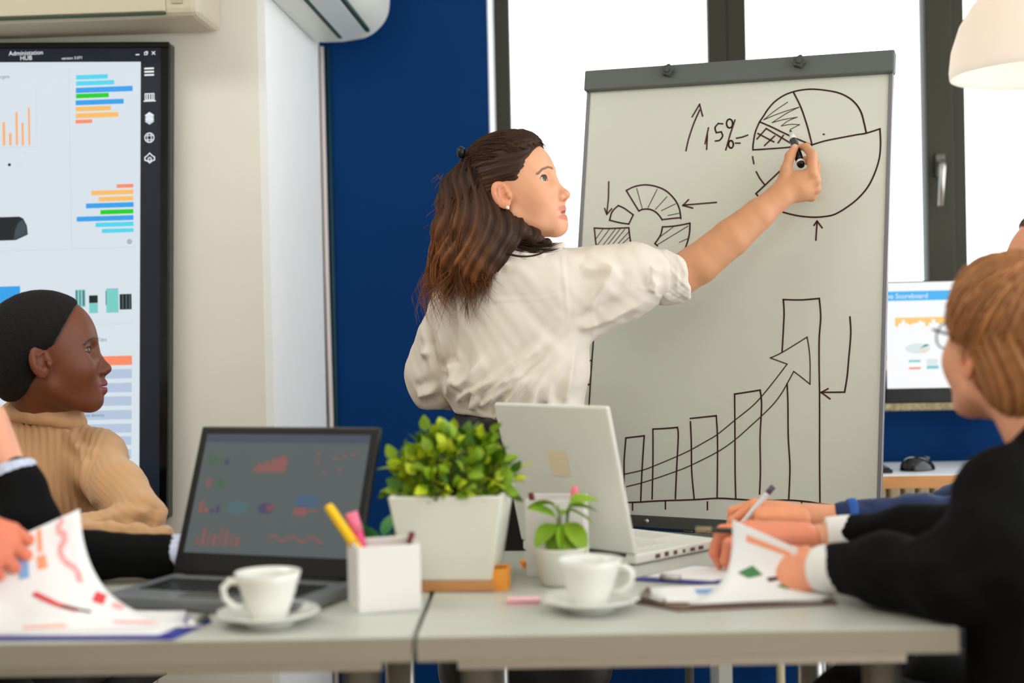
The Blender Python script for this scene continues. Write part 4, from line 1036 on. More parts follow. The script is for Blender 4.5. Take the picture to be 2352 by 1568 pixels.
def eyes(parent, T, gaze=(1, 0, 0), iris=(86, 62, 40), white=(226, 216, 208)):
    for s_ in (-1, 1):
        n = 28; vs = []; qs = []
        for i in range(n + 1):
            for k in range(n):
                a = math.pi*i/n; b = 2*math.pi*k/n
                vs.append((math.cos(a), math.sin(a)*math.cos(b), math.sin(a)*math.sin(b)))
        for i in range(n):
            for k in range(n): qs.append((i*n+k, i*n+(k+1) % n, (i+1)*n+(k+1) % n, (i+1)*n+k))
        d = np.array(vs); g_ = np.array(gaze, float); g_ /= np.linalg.norm(g_)
        ca = d @ g_
        c = np.tile(np.array(lin(white)), (len(d), 1))
        c = mixc(c, lin(iris), sstep(0.893, 0.910, ca)); c = mixc(c, (0.004, 0.003, 0.003), sstep(0.972, 0.98, ca))
        p = d*0.0131 + np.array([0.0684, s_*0.0318, -0.0004])
        w = np.concatenate([p, np.ones((len(p), 1))], 1) @ T.T
        npmesh('eye', [(w[:, :3], np.array(qs), c)], EYEM, parent)

# ------------------------------------------------------------------ hand
def hand_prims(f, wrist, fwd, back, curls, spread=(6, 1, -4, -10), thumb=((40, 10), (28, 8), (18, 5)), side=1, sc=1.0, k=0.008):
    """fwd: wrist to knuckles, back: out of the back of the hand, side: +1 right hand seen with thumb to the left of fwd"""
    x = Vector(fwd).normalized(); z = Vector(back); z = (z - x*z.dot(x)).normalized(); y = z.cross(x)*side
    W_ = Vector(wrist)
    P = lambda a, b, c: W_ + (x*a + y*b + z*c)*sc
    kn = [(0.086, 0.026, 0.001), (0.090, 0.007, 0.004), (0.085, -0.012, 0.002), (0.077, -0.028, -0.003)]
    ln = [(0.042, 0.025, 0.020), (0.046, 0.029, 0.021), (0.042, 0.027, 0.020), (0.033, 0.020, 0.018)]
    for i in range(4):
        f.cone(P(0.005, 0.014 - 0.010*i, 0), P(*kn[i]), 0.0165*sc, 0.0105*sc, 0.014)
    f.ell(P(0.045, 0.002, -0.006), (0.030*sc, 0.030*sc, 0.030*sc*0.6), 0.012, 'u', np.array([[x.x, y.x, z.x], [x.y, y.y, z.y], [x.z, y.z, z.z]]))
    for i in range(4):
        p = P(*kn[i]); a = 0; sp_ = R_(spread[i])
        rad = [0.0098, 0.0088, 0.0078, 0.0066]
        if i == 3: rad = [r*0.88 for r in rad]
        for jn in range(3):
            a += R_(curls[i][jn])
            d = (x*math.cos(sp_) + y*math.sin(sp_))*math.cos(a) - z*math.sin(a)
            p2 = p + d*ln[i][jn]*sc
            f.cone(p, p2, rad[jn]*sc, rad[jn+1]*sc, 0.0035)
            p = p2
    p = P(0.018, 0.022, -0.010); tl = (0.044, 0.034, 0.026); rad = [0.0155, 0.0115, 0.0098, 0.0078]
    for jn in range(3):
        az, el = thumb[jn]
        d = x*math.cos(R_(az))*math.cos(R_(el)) + y*math.sin(R_(az))*math.cos(R_(el)) - z*math.sin(R_(el))
        p2 = p + d*tl[jn]*sc
        f.cone(p, p2, rad[jn]*sc, rad[jn+1]*sc, 0.006); p = p2
def skin_piece(f, skin, sm=1, red=0.0):
    v, q = f.mesh(); v = smooth_v(v, q, sm, 0.4)
    c = np.tile(np.array(lin(skin)), (len(v), 1))*(1 + 0.05*wob(v, 70, 1.0))[:, None]
    if red: c = c*np.array([1.0, 1 - red, 1 - red*1.1])[None]
    return v, q, c
SKIN = mat('skin', SKIN_FALLBACK, 0.48, spec=0.35, attr=True, sss=0.12)

def cloth_piece(f, col, folds=(), sm=2, wr=0.002, wf=22.0, seed=1.0, back_only=True):
    v, q = f.mesh(); v = smooth_v(v, q, sm, 0.5)
    n = vnormals(v, q)
    d = wr*wob(v, wf, seed) + wr*0.5*wob(v, wf*2.3, seed + 3)
    for (line, amp, wd) in folds:
        L = np.array(line, float)
        dist, tl = polyparam(v[:, [0, 2]], L)
        facing = np.clip(-n[:, 1]*1.6, 0, 1) if back_only else 1.0
        fade = sstep(0.0, 0.12, tl)*(1 - sstep(0.35, 1.0, tl)*0.9)
        d += facing*fade*amp*(np.exp(-(dist/wd)**1.4) - 0.5*np.exp(-((dist - 2.2*wd)/(1.3*wd))**2))
    v = v + n*d[:, None]
    return v, q, np.tile(np.array(lin(col)), (len(v), 1))

# ================================================================== the presenter
SHIRT = mat('white_cotton', (226, 216, 202), 0.8, attr=True, bump=0.08, bscale=400, sheen=0.1)
HAIRM = mat('brown_hair', (70, 44, 26), 0.5, spec=0.22, attr=True)
def presenter():
    skin = (228, 168, 132)
    T = head_T((-0.172, 2.985, 1.437), -14, 12, 1.0)
    Ti = np.linalg.inv(T)
    nb = Ti @ np.array([-0.175, 2.985, 1.255, 1])
    hv, hq, hc = head_mesh(T, skin, (206, 124, 108), (84, 56, 40), h=0.0017, neck_to=nb[:3], open_mouth=0.0055, scalp=(58, 36, 24), neck_r=(0.046, 0.05))
    # arm with the writing hand
    f = Field((0.10, 2.97, 1.16), (0.52, 3.22, 1.60), 0.0022)
    f.chain([(0.10, 3.045, 1.24), (0.175, 3.05, 1.252), (0.215, 3.05, 1.275), (0.286, 3.06, 1.33), (0.345, 3.07, 1.378), (0.392, 3.08, 1.416)], [0.040, 0.0435, 0.0435, 0.0405, 0.0335, 0.0270], 0.006)
    f.cone((0.392, 3.08, 1.416), (0.425, 3.083, 1.438), 0.0245, 0.024, 0.015)
    f.ell((0.434, 3.087, 1.440), (0.032, 0.022, 0.032), 0.015)
    K = 0.006
    f.cone((0.405, 3.083, 1.432), (0.461, 3.070, 1.463), 0.020, 0.0125, 0.012)
    f.cone((0.405, 3.083, 1.430), (0.468, 3.083, 1.450), 0.020, 0.0125, 0.012)
    f.cone((0.405, 3.085, 1.428), (0.471, 3.098, 1.434), 0.020, 0.0120, 0.012)
    f.cone((0.405, 3.087, 1.424), (0.464, 3.108, 1.418), 0.019, 0.0110, 0.012)
    f.chain([(0.398, 3.078, 1.438), (0.408, 3.083, 1.474), (0.419, 3.098, 1.505), (0.431, 3.112, 1.524)], [0.015, 0.0115, 0.0105, 0.0080], K)
    f.chain([(0.461, 3.070, 1.463), (0.463, 3.078, 1.501), (0.455, 3.106, 1.523), (0.4455, 3.124, 1.527)], [0.0120, 0.0100, 0.0088, 0.0072], K)
    f.chain([(0.468, 3.083, 1.450), (0.477, 3.128, 1.486), (0.462, 3.150, 1.500), (0.448, 3.152, 1.502)], [0.0120, 0.0098, 0.0085, 0.0072], K)
    f.chain([(0.471, 3.098, 1.434), (0.476, 3.145, 1.464), (0.462, 3.165, 1.474), (0.447, 3.160, 1.470)], [0.0115, 0.0095, 0.0082, 0.0070], K)
    f.chain([(0.464, 3.108, 1.418), (0.465, 3.150, 1.436), (0.452, 3.168, 1.447), (0.440, 3.164, 1.446)], [0.0105, 0.0085, 0.0075, 0.0065], K)
    arm = skin_piece(f, (206, 148, 108))
    v = arm[0]   # finger nails slightly paler and pinker
    for tip in ((0.431, 3.109, 1.527), (0.4455, 3.121, 1.530)):
        arm = (arm[0], arm[1], mixc(arm[2], lin((240, 190, 170)), np.exp(-(np.linalg.norm(v - np.array(tip), axis=1)/0.007)**2)*0.7))
    # core of the body under the clothes, legs and the other arm
    g = Field((-0.46, 2.86, 0.0), (0.20, 3.20, 1.32), 0.009)
    g.chain([(-0.175, 2.985, 1.31), (-0.175, 2.99, 1.22), (-0.17, 3.0, 1.08), (-0.17, 3.0, 0.96)], [0.05, 0.075, 0.085, 0.09], 0.05)
    g.chain([(-0.29, 2.99, 1.22), (-0.17, 2.99, 1.24), (-0.07, 3.0, 1.215), (0.10, 3.04, 1.24)], [0.04, 0.05, 0.045, 0.036], 0.03)
    g.chain([(-0.30, 2.99, 1.20), (-0.36, 3.03, 1.05), (-0.285, 3.10, 1.005), (-0.25, 3.135, 1.0)], [0.035, 0.033, 0.024, 0.022], 0.01)
    g.chain([(-0.235, 3.0, 0.92), (-0.235, 3.0, 0.50), (-0.235, 3.03, 0.09), (-0.235, 2.95, 0.045)], [0.085, 0.055, 0.038, 0.036], 0.02)
    g.chain([(-0.105, 3.0, 0.92), (-0.105, 3.0, 0.50), (-0.105, 3.03, 0.09), (-0.105, 2.95, 0.045)], [0.085, 0.055, 0.038, 0.036], 0.02)
    core = skin_piece(g, skin)
    lh = Field((-0.28, 3.06, 0.90), (-0.02, 3.22, 1.06), 0.003)      # other hand resting on the front of the hip
    hand_prims(lh, (-0.245, 3.14, 0.998), (0.95, 0.12, -0.18), (0.05, 0.95, 0.2), [(16, 18, 12), (18, 20, 12), (20, 20, 12), (22, 22, 14)], side=-1, sc=0.92)
    other = skin_piece(lh, skin)
    body = npmesh('person', [(hv, hq, hc), arm, core, other], SKIN)
    tag(body, 'woman in white shirt and black skirt drawing on the whiteboard', 'person')
    eyes(body, T, gaze=(1, -0.46, -0.02), iris=(58, 42, 30), white=(206, 190, 180))  # eye whites darkened to put shading into their colour
    # ear stud
    e = (T @ np.array([0.002, -0.0815, -0.0455, 1]))[:3]
    MB().lathe([(0.0005, -0.004), (0.003, -0.003), (0.004, 0), (0.003, 0.003), (0.0005, 0.004)], 12, tuple(e)).build('ear_stud', mat('pearl', (238, 232, 222), 0.15), body, smooth=True)
    # shirt
    s = Field((-0.48, 2.82, 0.92), (0.18, 3.22, 1.38), 0.0042)
    s.ell((-0.175, 3.0, 1.185), (0.150, 0.100, 0.115), 0.0)
    s.chain([(-0.275, 2.985, 1.232), (-0.175, 2.975, 1.265), (-0.085, 2.99, 1.235)], [0.060, 0.062, 0.070], 0.05)
    s.cone((-0.175, 2.98, 1.27), (-0.175, 2.982, 1.315), 0.062, 0.058, 0.03)
    s.ell((-0.18, 3.0, 1.08), (0.145, 0.108, 0.13), 0.05)
    s.ell((-0.115, 3.03, 1.05), (0.090, 0.100, 0.125), 0.04)
    s.ell((-0.195, 2.985, 1.025), (0.135, 0.110, 0.07), 0.04)
    s.ell((-0.17, 3.0, 0.965), (0.135, 0.105, 0.035), 0.03)
    s.chain([(-0.10, 3.0, 1.205), (0.0, 3.02, 1.232), (0.075, 3.035, 1.248), (0.128, 3.045, 1.250)], [0.088, 0.079, 0.066, 0.056], 0.035)
    s.cone((-0.05, 3.01, 1.16), (0.05, 3.03, 1.20), 0.045, 0.040, 0.04)
    s.chain([(-0.285, 2.995, 1.215), (-0.332, 3.015, 1.12), (-0.358, 3.03, 1.055), (-0.352, 3.04, 1.02)], [0.060, 0.057, 0.058, 0.052], 0.010)
    s.chain([(-0.355, 3.035, 1.03), (-0.30, 3.085, 1.005), (-0.262, 3.125, 1.0)], [0.054, 0.045, 0.038], 0.012)
    s.plane_cut((-0.17, 3.0, 0.957), (-0.10, 0, -1))
    FOLD = [[(-306,993),(-269,1017),(-212,1042),(-144,1085),(-61,1145)],[(-270,978),(-246,1006),(-201,1033),(-116,1073),(-59,1128)],[(-261,978),(-213,1008),(-144,1046),(-73,1112)],[(-267,981),(-257,1014),(-235,1031)],[(-302,1024),(-268,1043),(-245,1076),(-230,1098)],[(-321,1052),(-307,1069),(-305,1049),(-305,1021)],[(-219,958),(-193,994),(-156,1032),(-116,1057)],[(-118,984),(-100,1031),(-74,1078),(-45,1133)],[(-76,986),(-63,1044),(-42,1128)],[(-385,1008),(-353,1019),(-327,1038)],[(-374,1098),(-357,1100),(-343,1092)],[(-73,1301),(-68,1240),(-59,1145)],[(-248,1205),(-183,1205),(-119,1206),(-71,1212)],[(30,1277),(19,1246),(-16,1194),(-50,1161),(-61,1145)],[(108,1264),(127,1260),(137,1257)],[(110,1214),(118,1230),(105,1264)],[(-196,1282),(-182,1276),(-170,1280)],[(-354,1190),(-353,1157),(-343,1097),(-322,1021),(-309,990)]]
    amp = [6, 5, 5, 6, 7, 6, 6, 5, 4.5, 6, 4, 0.7, 0.6, 6, 3, 3, 2, -6]
    wid = [9, 8, 8, 7, 11, 8, 8, 10, 9, 9, 9, 4, 3.5, 14, 9, 9, 9, 8]
    FOLD += [[(-330,1000),(-300,1040),(-290,1090),(-292,1140)],[(-240,985),(-190,1040),(-130,1110),(-95,1170)],[(-150,975),(-130,1020),(-95,1075),(-60,1120)],[(-45,1140),(20,1165),(80,1190),(115,1215)],[(-40,1270),(20,1262),(70,1240)],[(-300,1235),(-285,1180),(-290,1120)]]
    amp += [4, 4, 4, 5, 3, 3]; wid += [10, 9, 9, 10, 10, 12]
    folds = [([(a/1000, b/1000) for a, b in L], amp[i]/1000*2.3, wid[i]/1000*0.9) for i, L in enumerate(FOLD)]
    sv, sq, sc = cloth_piece(s, (224, 214, 200), folds, sm=1, wr=0.0026, wf=24)
    npmesh('shirt', [(sv, sq, sc)], SHIRT, body)
    # rolled cuff
    cu = Field((0.08, 2.95, 1.16), (0.22, 3.14, 1.34), 0.003)
    cu.cone((0.135, 3.047, 1.252), (0.168, 3.05, 1.256), 0.056, 0.053, 0.0)
    cu.cone((0.14, 3.048, 1.235), (0.17, 3.05, 1.238), 0.046, 0.044, 0.02)
    cu.plane_cut((0.190, 3.05, 1.255), (1, 0, 0.14), 0.006); cu.plane_cut((0.125, 3.05, 1.255), (-1, 0, -0.05), 0.006)
    cu.cone((0.15, 3.05, 1.262), (0.26, 3.055, 1.30), 0.042, 0.043, 0.004, 'sub')
    npmesh('rolled_cuff', [cloth_piece(cu, (224, 216, 204), [([(0.165, 1.22), (0.168, 1.29)], 0.002, 0.004)], 1, 0.0025, 60, 4)], SHIRT, body)
    # collar
    co = Field((-0.30, 2.86, 1.24), (-0.04, 3.12, 1.40), 0.003)
    n = 14
    for i in range(n):
        a0 = 2*math.pi*i/n; a1 = 2*math.pi*(i+1)/n
        p = lambda a: (-0.168 + 0.068*math.cos(a), 2.985 + 0.060*math.sin(a), 1.315 + 0.006*math.cos(a))
        p2 = lambda a: (-0.168 + 0.080*math.cos(a), 2.985 + 0.070*math.sin(a), 1.290 + 0.008*math.cos(a))
        co.cone(p(a0), p(a1), 0.009, 0.009, 0.004); co.cone(p2(a0), p2(a1), 0.011, 0.011, 0.012)
    co.cone((-0.105, 2.945, 1.312), (-0.072, 2.975, 1.318), 0.010, 0.006, 0.01)
    co.cone((-0.105, 2.945, 1.295), (-0.07, 2.98, 1.300), 0.012, 0.006, 0.01)
    npmesh('collar', [cloth_piece(co, (224, 216, 204), (), 1, 0.0012, 40, 2)], SHIRT, body)
    # skirt
    k = Field((-0.42, 2.80, 0.36), (0.08, 3.22, 1.00), 0.006)
    k.ell((-0.17, 3.0, 0.955), (0.138, 0.104, 0.05), 0.0)
    k.ell((-0.17, 3.0, 0.83), (0.185, 0.135, 0.15), 0.05)
    k.ell((-0.17, 3.0, 0.62), (0.190, 0.140, 0.25), 0.06)
    k.ell((-0.17, 3.0, 0.44), (0.185, 0.135, 0.20), 0.05)
    k.plane_cut((-0.17, 3, 0.974), (0.10, 0, 1)); k.plane_cut((-0.17, 3, 0.40), (0, 0, -1))
    npmesh('skirt', [cloth_piece(k, (14, 13, 15), (), 1, 0.002, 18, 5)], mat('black_satin', (14, 13, 15), 0.45, attr=True), body)
    for sx in (-0.235, -0.105):
        sh = Field((sx - 0.06, 2.78, 0.0), (sx + 0.06, 3.12, 0.13), 0.005)
        sh.cone((sx, 3.03, 0.045), (sx, 2.93, 0.035), 0.040, 0.040, 0.02); sh.cone((sx, 2.93, 0.032), (sx, 2.83, 0.026), 0.040, 0.026, 0.02)
        sh.plane_cut((sx, 3, 0.003), (0, 0, -1)); sh.plane_cut((sx, 3, 0.075), (0, 0, 1))
        npmesh('shoe', [cloth_piece(sh, (20, 18, 18), (), 1, 0, 10)], BLACK, body)
    # ---------------- hair
    rng = np.random.default_rng(3)
    dark = np.array(lin((56, 35, 22))); warm = np.array(lin((124, 72, 36))); gold = np.array(lin((168, 108, 58)))  # warm and gold put backlight into the hair colour
    cap = Field((-0.135, -0.105, -0.12), (0.10, 0.105, 0.140), 0.0028)
    cap.ell((-0.010, 0, 0.034), (0.103, 0.082, 0.091), 0.0)
    cap.ell((-0.055, 0, -0.015), (0.062, 0.074, 0.075), 0.03)
    cap.ell((0.030, 0, 0.075), (0.048, 0.052, 0.042), 0.02)
    cap.plane_cut((0.079, 0, 0.075), (0.84, 0, -0.54), 0.012)
    cap.ell((0.004, -0.086, -0.022), (0.034, 0.030, 0.036), 0.012, 'sub')
    cap.ell((0.010, 0.084, -0.026), (0.030, 0.028, 0.026), 0.012, 'sub')
    v, q = cap.mesh(); v = smooth_v(v, q, 2, 0.5); nn = vnormals(v, q)
    clip_l = (Ti @ np.array([-0.268, 2.975, 1.512, 1]))[:3]
    ang = np.arctan2(v[:, 1], v[:, 2] - clip_l[2] + 1e-6)*9 + (v[:, 2])*40
    v = v + nn*(0.0011*np.sin(ang*3.1) + 0.0008*np.sin(ang*7.3 + v[:, 0]*40))[:, None]
    st = 0.5 + 0.5*np.sin(ang*5.0 + 3*np.sin(ang*2.1))
    cc = dark[None]*(0.7 + 0.6*st)[:, None]
    cc = mixc(cc, warm, 0.35*sstep(0.02, -0.08, v[:, 0])*st)
    w = (np.concatenate([v, np.ones((len(v), 1))], 1) @ T.T)[:, :3]
    pieces = [(w, q, cc)]
    ms = Field((-0.40, 2.84, 1.15), (-0.05, 3.10, 1.55), 0.0034)
    ms.chain([(-0.252, 2.975, 1.497), (-0.285, 2.955, 1.43), (-0.296, 2.94, 1.35), (-0.292, 2.92, 1.285), (-0.285, 2.905, 1.25)], [0.026, 0.034, 0.040, 0.036, 0.014], 0.03)
    ms.chain([(-0.240, 2.970, 1.43), (-0.240, 2.94, 1.355), (-0.245, 2.915, 1.29), (-0.258, 2.90, 1.255)], [0.055, 0.055, 0.040, 0.012], 0.03)
    ms.chain([(-0.205, 2.945, 1.365), (-0.197, 2.918, 1.330), (-0.225, 2.895, 1.27)], [0.030, 0.034, 0.018], 0.025)
    ms.chain([(-0.175, 2.925, 1.365), (-0.135, 2.918, 1.335), (-0.098, 2.925, 1.322)], [0.018, 0.014, 0.006], 0.02)
    v, q = ms.mesh(); v = smooth_v(v, q, 2, 0.5); nn = vnormals(v, q)
    u_ = np.arctan2(v[:, 1] - 2.99, v[:, 0] + 0.24)
    ph = u_*26 + 9*np.sin(v[:, 2]*17) + 20*v[:, 0]
    v = v + nn*(0.0026*np.sin(ph) + 0.0015*np.sin(ph*2.7 + 1) + 0.003*wob(v, 40, 3))[:, None]
    st = 0.5 + 0.5*np.sin(ph*1.3 + 2*np.sin(ph*0.37))
    low = sstep(1.47, 1.25, v[:, 2])*sstep(-0.19, -0.29, v[:, 0])  # mask for backlight painted on the lower back of the hair
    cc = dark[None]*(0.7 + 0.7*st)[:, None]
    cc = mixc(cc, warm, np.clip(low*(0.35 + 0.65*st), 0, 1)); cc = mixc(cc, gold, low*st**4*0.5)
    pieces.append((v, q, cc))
    # strands
    def tubes(curves, rad, cols):
        n, m, _ = curves.shape
        t = np.gradient(curves, axis=1); t /= np.linalg.norm(t, axis=2, keepdims=True) + 1e-9
        up = np.where(np.abs(t[..., 2:3]) < 0.9, np.array([0, 0, 1.0]), np.array([1.0, 0, 0]))
        a = np.cross(t, up); a /= np.linalg.norm(a, axis=2, keepdims=True) + 1e-9
        b = np.cross(t, a)
        taper = (np.concatenate([np.linspace(0.7, 1, m//2), np.linspace(1, 0.15, m - m//2)]))[None, :, None]*rad
        ring = np.stack([curves + (a*math.cos(x) + b*math.sin(x))*taper for x in (0, 2.094, 4.189)], 2)
        V = ring.reshape(-1, 3)
        base = (np.arange(n)[:, None, None]*m*3 + np.arange(m-1)[None, :, None]*3)
        j = np.arange(3)[None, None, :]; j2 = (np.arange(3)+1)[None, None, :] % 3
        F = np.stack([base + j, base + j2, base + 3 + j2, base + 3 + j], -1).reshape(-1, 4)
        Cc = np.repeat(cols.reshape(n*m, 3), 3, axis=0)
        return V, F, Cc
    m = 14; tt = np.linspace(0, 1, m)[None, :, None]
    # swept back from the hairline to the clip
    N1 = 520
    th = rng.uniform(-1, 1, N1); el = rng.uniform(-0.05, 1.0, N1)
    cE = np.array([-0.010, 0, 0.034]); rE = np.array([0.1045, 0.0835, 0.0925])
    a0 = np.stack([0.62*np.cos(th*1.9)*np.where(np.abs(th) > 0.6, 0.5, 1.0), np.sin(th*1.6)*0.9, 0.25 + 0.65*el*np.cos(th*0.9)], 1)
    a1 = np.stack([-0.92 + 0.05*rng.normal(size=N1), 0.16*rng.normal(size=N1), 0.40 + 0.16*rng.normal(size=N1)], 1)
    d = a0[:, None]*(1-tt) + a1[:, None]*tt
    d /= np.linalg.norm(d, axis=2, keepdims=True)
    loc = cE + d*rE*(1 + 0.012*rng.uniform(-1, 1, (N1, 1, 1)) + 0.012*np.sin(tt*6 + rng.uniform(0, 6, (N1, 1, 1))))
    loc = loc[(((loc[:, 0, 0]-0.079)*0.84 - (loc[:, 0, 2]-0.075)*0.54) < 0.010)]
    N1 = len(loc)
    wv = np.concatenate([loc, np.ones((N1, m, 1))], 2) @ T.T
    cs = dark*rng.uniform(0.6, 1.9, (N1, 1, 1))*np.ones((1, m, 1)); pieces.append(tubes(wv[..., :3], 0.0009, cs))
    # long hanging hair
    NC, per = 80, 18
    N2 = NC*per
    sc_ = np.repeat(np.sort(rng.uniform(0, 1, NC)), per); lay = np.repeat(rng.uniform(0, 1, NC), per)
    side = np.clip(sc_ + 0.035*rng.normal(size=N2), 0, 1)
    jc = lambda s_: np.repeat(rng.normal(size=NC), per)*s_
    p0 = np.stack([-0.275 + 0.072*side, 2.955 - 0.035*np.sin(side*3) + 0.03*lay*(side < 0.4), 1.490 - 0.10*side**1.5 + 0.006*rng.normal(size=N2)], 1)
    mid1 = np.stack([-0.338 + 0.142*side + jc(0.006), 2.925 - 0.03*np.sin(side*3.14) + 0.05*lay, 1.40 - 0.01*side + jc(0.01)], 1)
    mid2 = np.stack([-0.340 + 0.145*side + jc(0.010), 2.900 - 0.025*np.sin(side*3.14) + 0.045*lay, 1.295 + jc(0.012)], 1)
    e_ = np.stack([-0.338 + 0.130*side + jc(0.016) + 0.006*rng.normal(size=N2), 2.875 + 0.05*lay, 1.200 + 0.055*side + jc(0.022) + 0.020*rng.normal(size=N2)], 1)
    cv = ((1-tt)**3)*p0[:, None] + 3*((1-tt)**2)*tt*mid1[:, None] + 3*(1-tt)*tt**2*mid2[:, None] + tt**3*e_[:, None]
    fr_ = np.repeat(rng.uniform(7, 13, NC), per)[:, None, None]; ph_ = np.repeat(rng.uniform(0, 6.3, NC), per)[:, None, None]
    cv = cv + (0.006*tt + 0.012*tt**4)*np.sin(tt*fr_ + ph_)*np.array([1, 0.5, 0.2]) + 0.0035*rng.normal(size=(N2, 1, 3))*np.sin(tt*3.1)
    mixf = np.clip((1-0.65*side)[:, None, None]*1.3*sstep(0.05, 0.7, tt)*np.repeat(rng.uniform(0.3, 1.3, NC), per)[:, None, None], 0, 1)  # strands lightened along their length as painted backlight
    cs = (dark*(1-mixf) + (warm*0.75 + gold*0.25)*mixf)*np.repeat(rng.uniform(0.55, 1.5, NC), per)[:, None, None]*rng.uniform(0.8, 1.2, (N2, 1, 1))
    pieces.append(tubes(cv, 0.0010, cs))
    # fly-away hairs along the back and a few loops over the collar
    N3 = 34
    base = np.stack([-0.322 + 0.008*rng.normal(size=N3), 2.93 + 0.02*rng.normal(size=N3), rng.uniform(1.23, 1.47, N3)], 1)
    dirv = np.stack([-0.5 + 0.5*rng.normal(size=N3), 0.3*rng.normal(size=N3), -0.9 + 0.5*rng.normal(size=N3)], 1)
    cv = base[:, None] + dirv[:, None]*tt*0.022 + 0.005*np.sin(tt*5 + rng.uniform(0, 6, (N3, 1, 1)))*np.array([1, 0, 0.5])
    pieces.append(tubes(cv, 0.0006, (warm*0.8)*np.ones((N3, m, 1))))
    N4 = 46
    A = np.array([(-0.215, 2.925, 1.345), (-0.165, 2.905, 1.312), (-0.118, 2.912, 1.305), (-0.078, 2.948, 1.318)])
    B = np.array([(-0.225, 2.915, 1.325), (-0.196, 2.885, 1.295), (-0.128, 2.868, 1.268), (-0.087, 2.935, 1.318)])
    js = rng.normal(size=(N4, 1, 3))*np.array([0.006, 0.006, 0.007])
    P4 = np.where((np.arange(N4) < 40)[:, None, None], A[None] + js, B[None] + js*0.25)
    cv = ((1-tt)**3)*P4[:, 0:1] + 3*((1-tt)**2)*tt*P4[:, 1:2] + 3*(1-tt)*tt**2*P4[:, 2:3] + tt**3*P4[:, 3:4]
    pieces.append(tubes(cv, 0.0011, dark*rng.uniform(0.6, 1.3, (N4, 1, 1))*np.ones((1, m, 1))))
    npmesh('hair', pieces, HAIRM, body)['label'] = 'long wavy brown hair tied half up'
    cl = MB().lathe([(0.001, -0.012), (0.007, -0.010), (0.0095, 0), (0.008, 0.009), (0.001, 0.013)], 14, (-0.279, 2.957, 1.515))
    cl.build('hair_clip', BLACK, body, smooth=True)
    return body
presenter()
mk = thing('whiteboard_marker', 'black and white marker held against the pie chart', 'marker')
def mkseg(a, b, r, m, nm):
    A = Vector((0.4325, 3.190, 1.572)); B = Vector((0.4405, 3.085, 1.482))
    MB().tube([A.lerp(B, a), A.lerp(B, (a+b)/2), A.lerp(B, b)], r, 14).build(nm, m, mk, smooth=True)
mkseg(0.0, 0.08, [0.0015, 0.003, 0.003], BLACK, 'nib')
mkseg(0.08, 0.30, [0.004, 0.0065, 0.0085], WHITEP, 'collar')
mkseg(0.30, 0.90, [0.0088]*3, GLOSSBLACK, 'barrel')
mkseg(0.90, 0.95, [0.0092]*3, WHITEP, 'ring')
mkseg(0.95, 1.0, [0.0088, 0.0085, 0.007], GLOSSBLACK, 'end_cap')

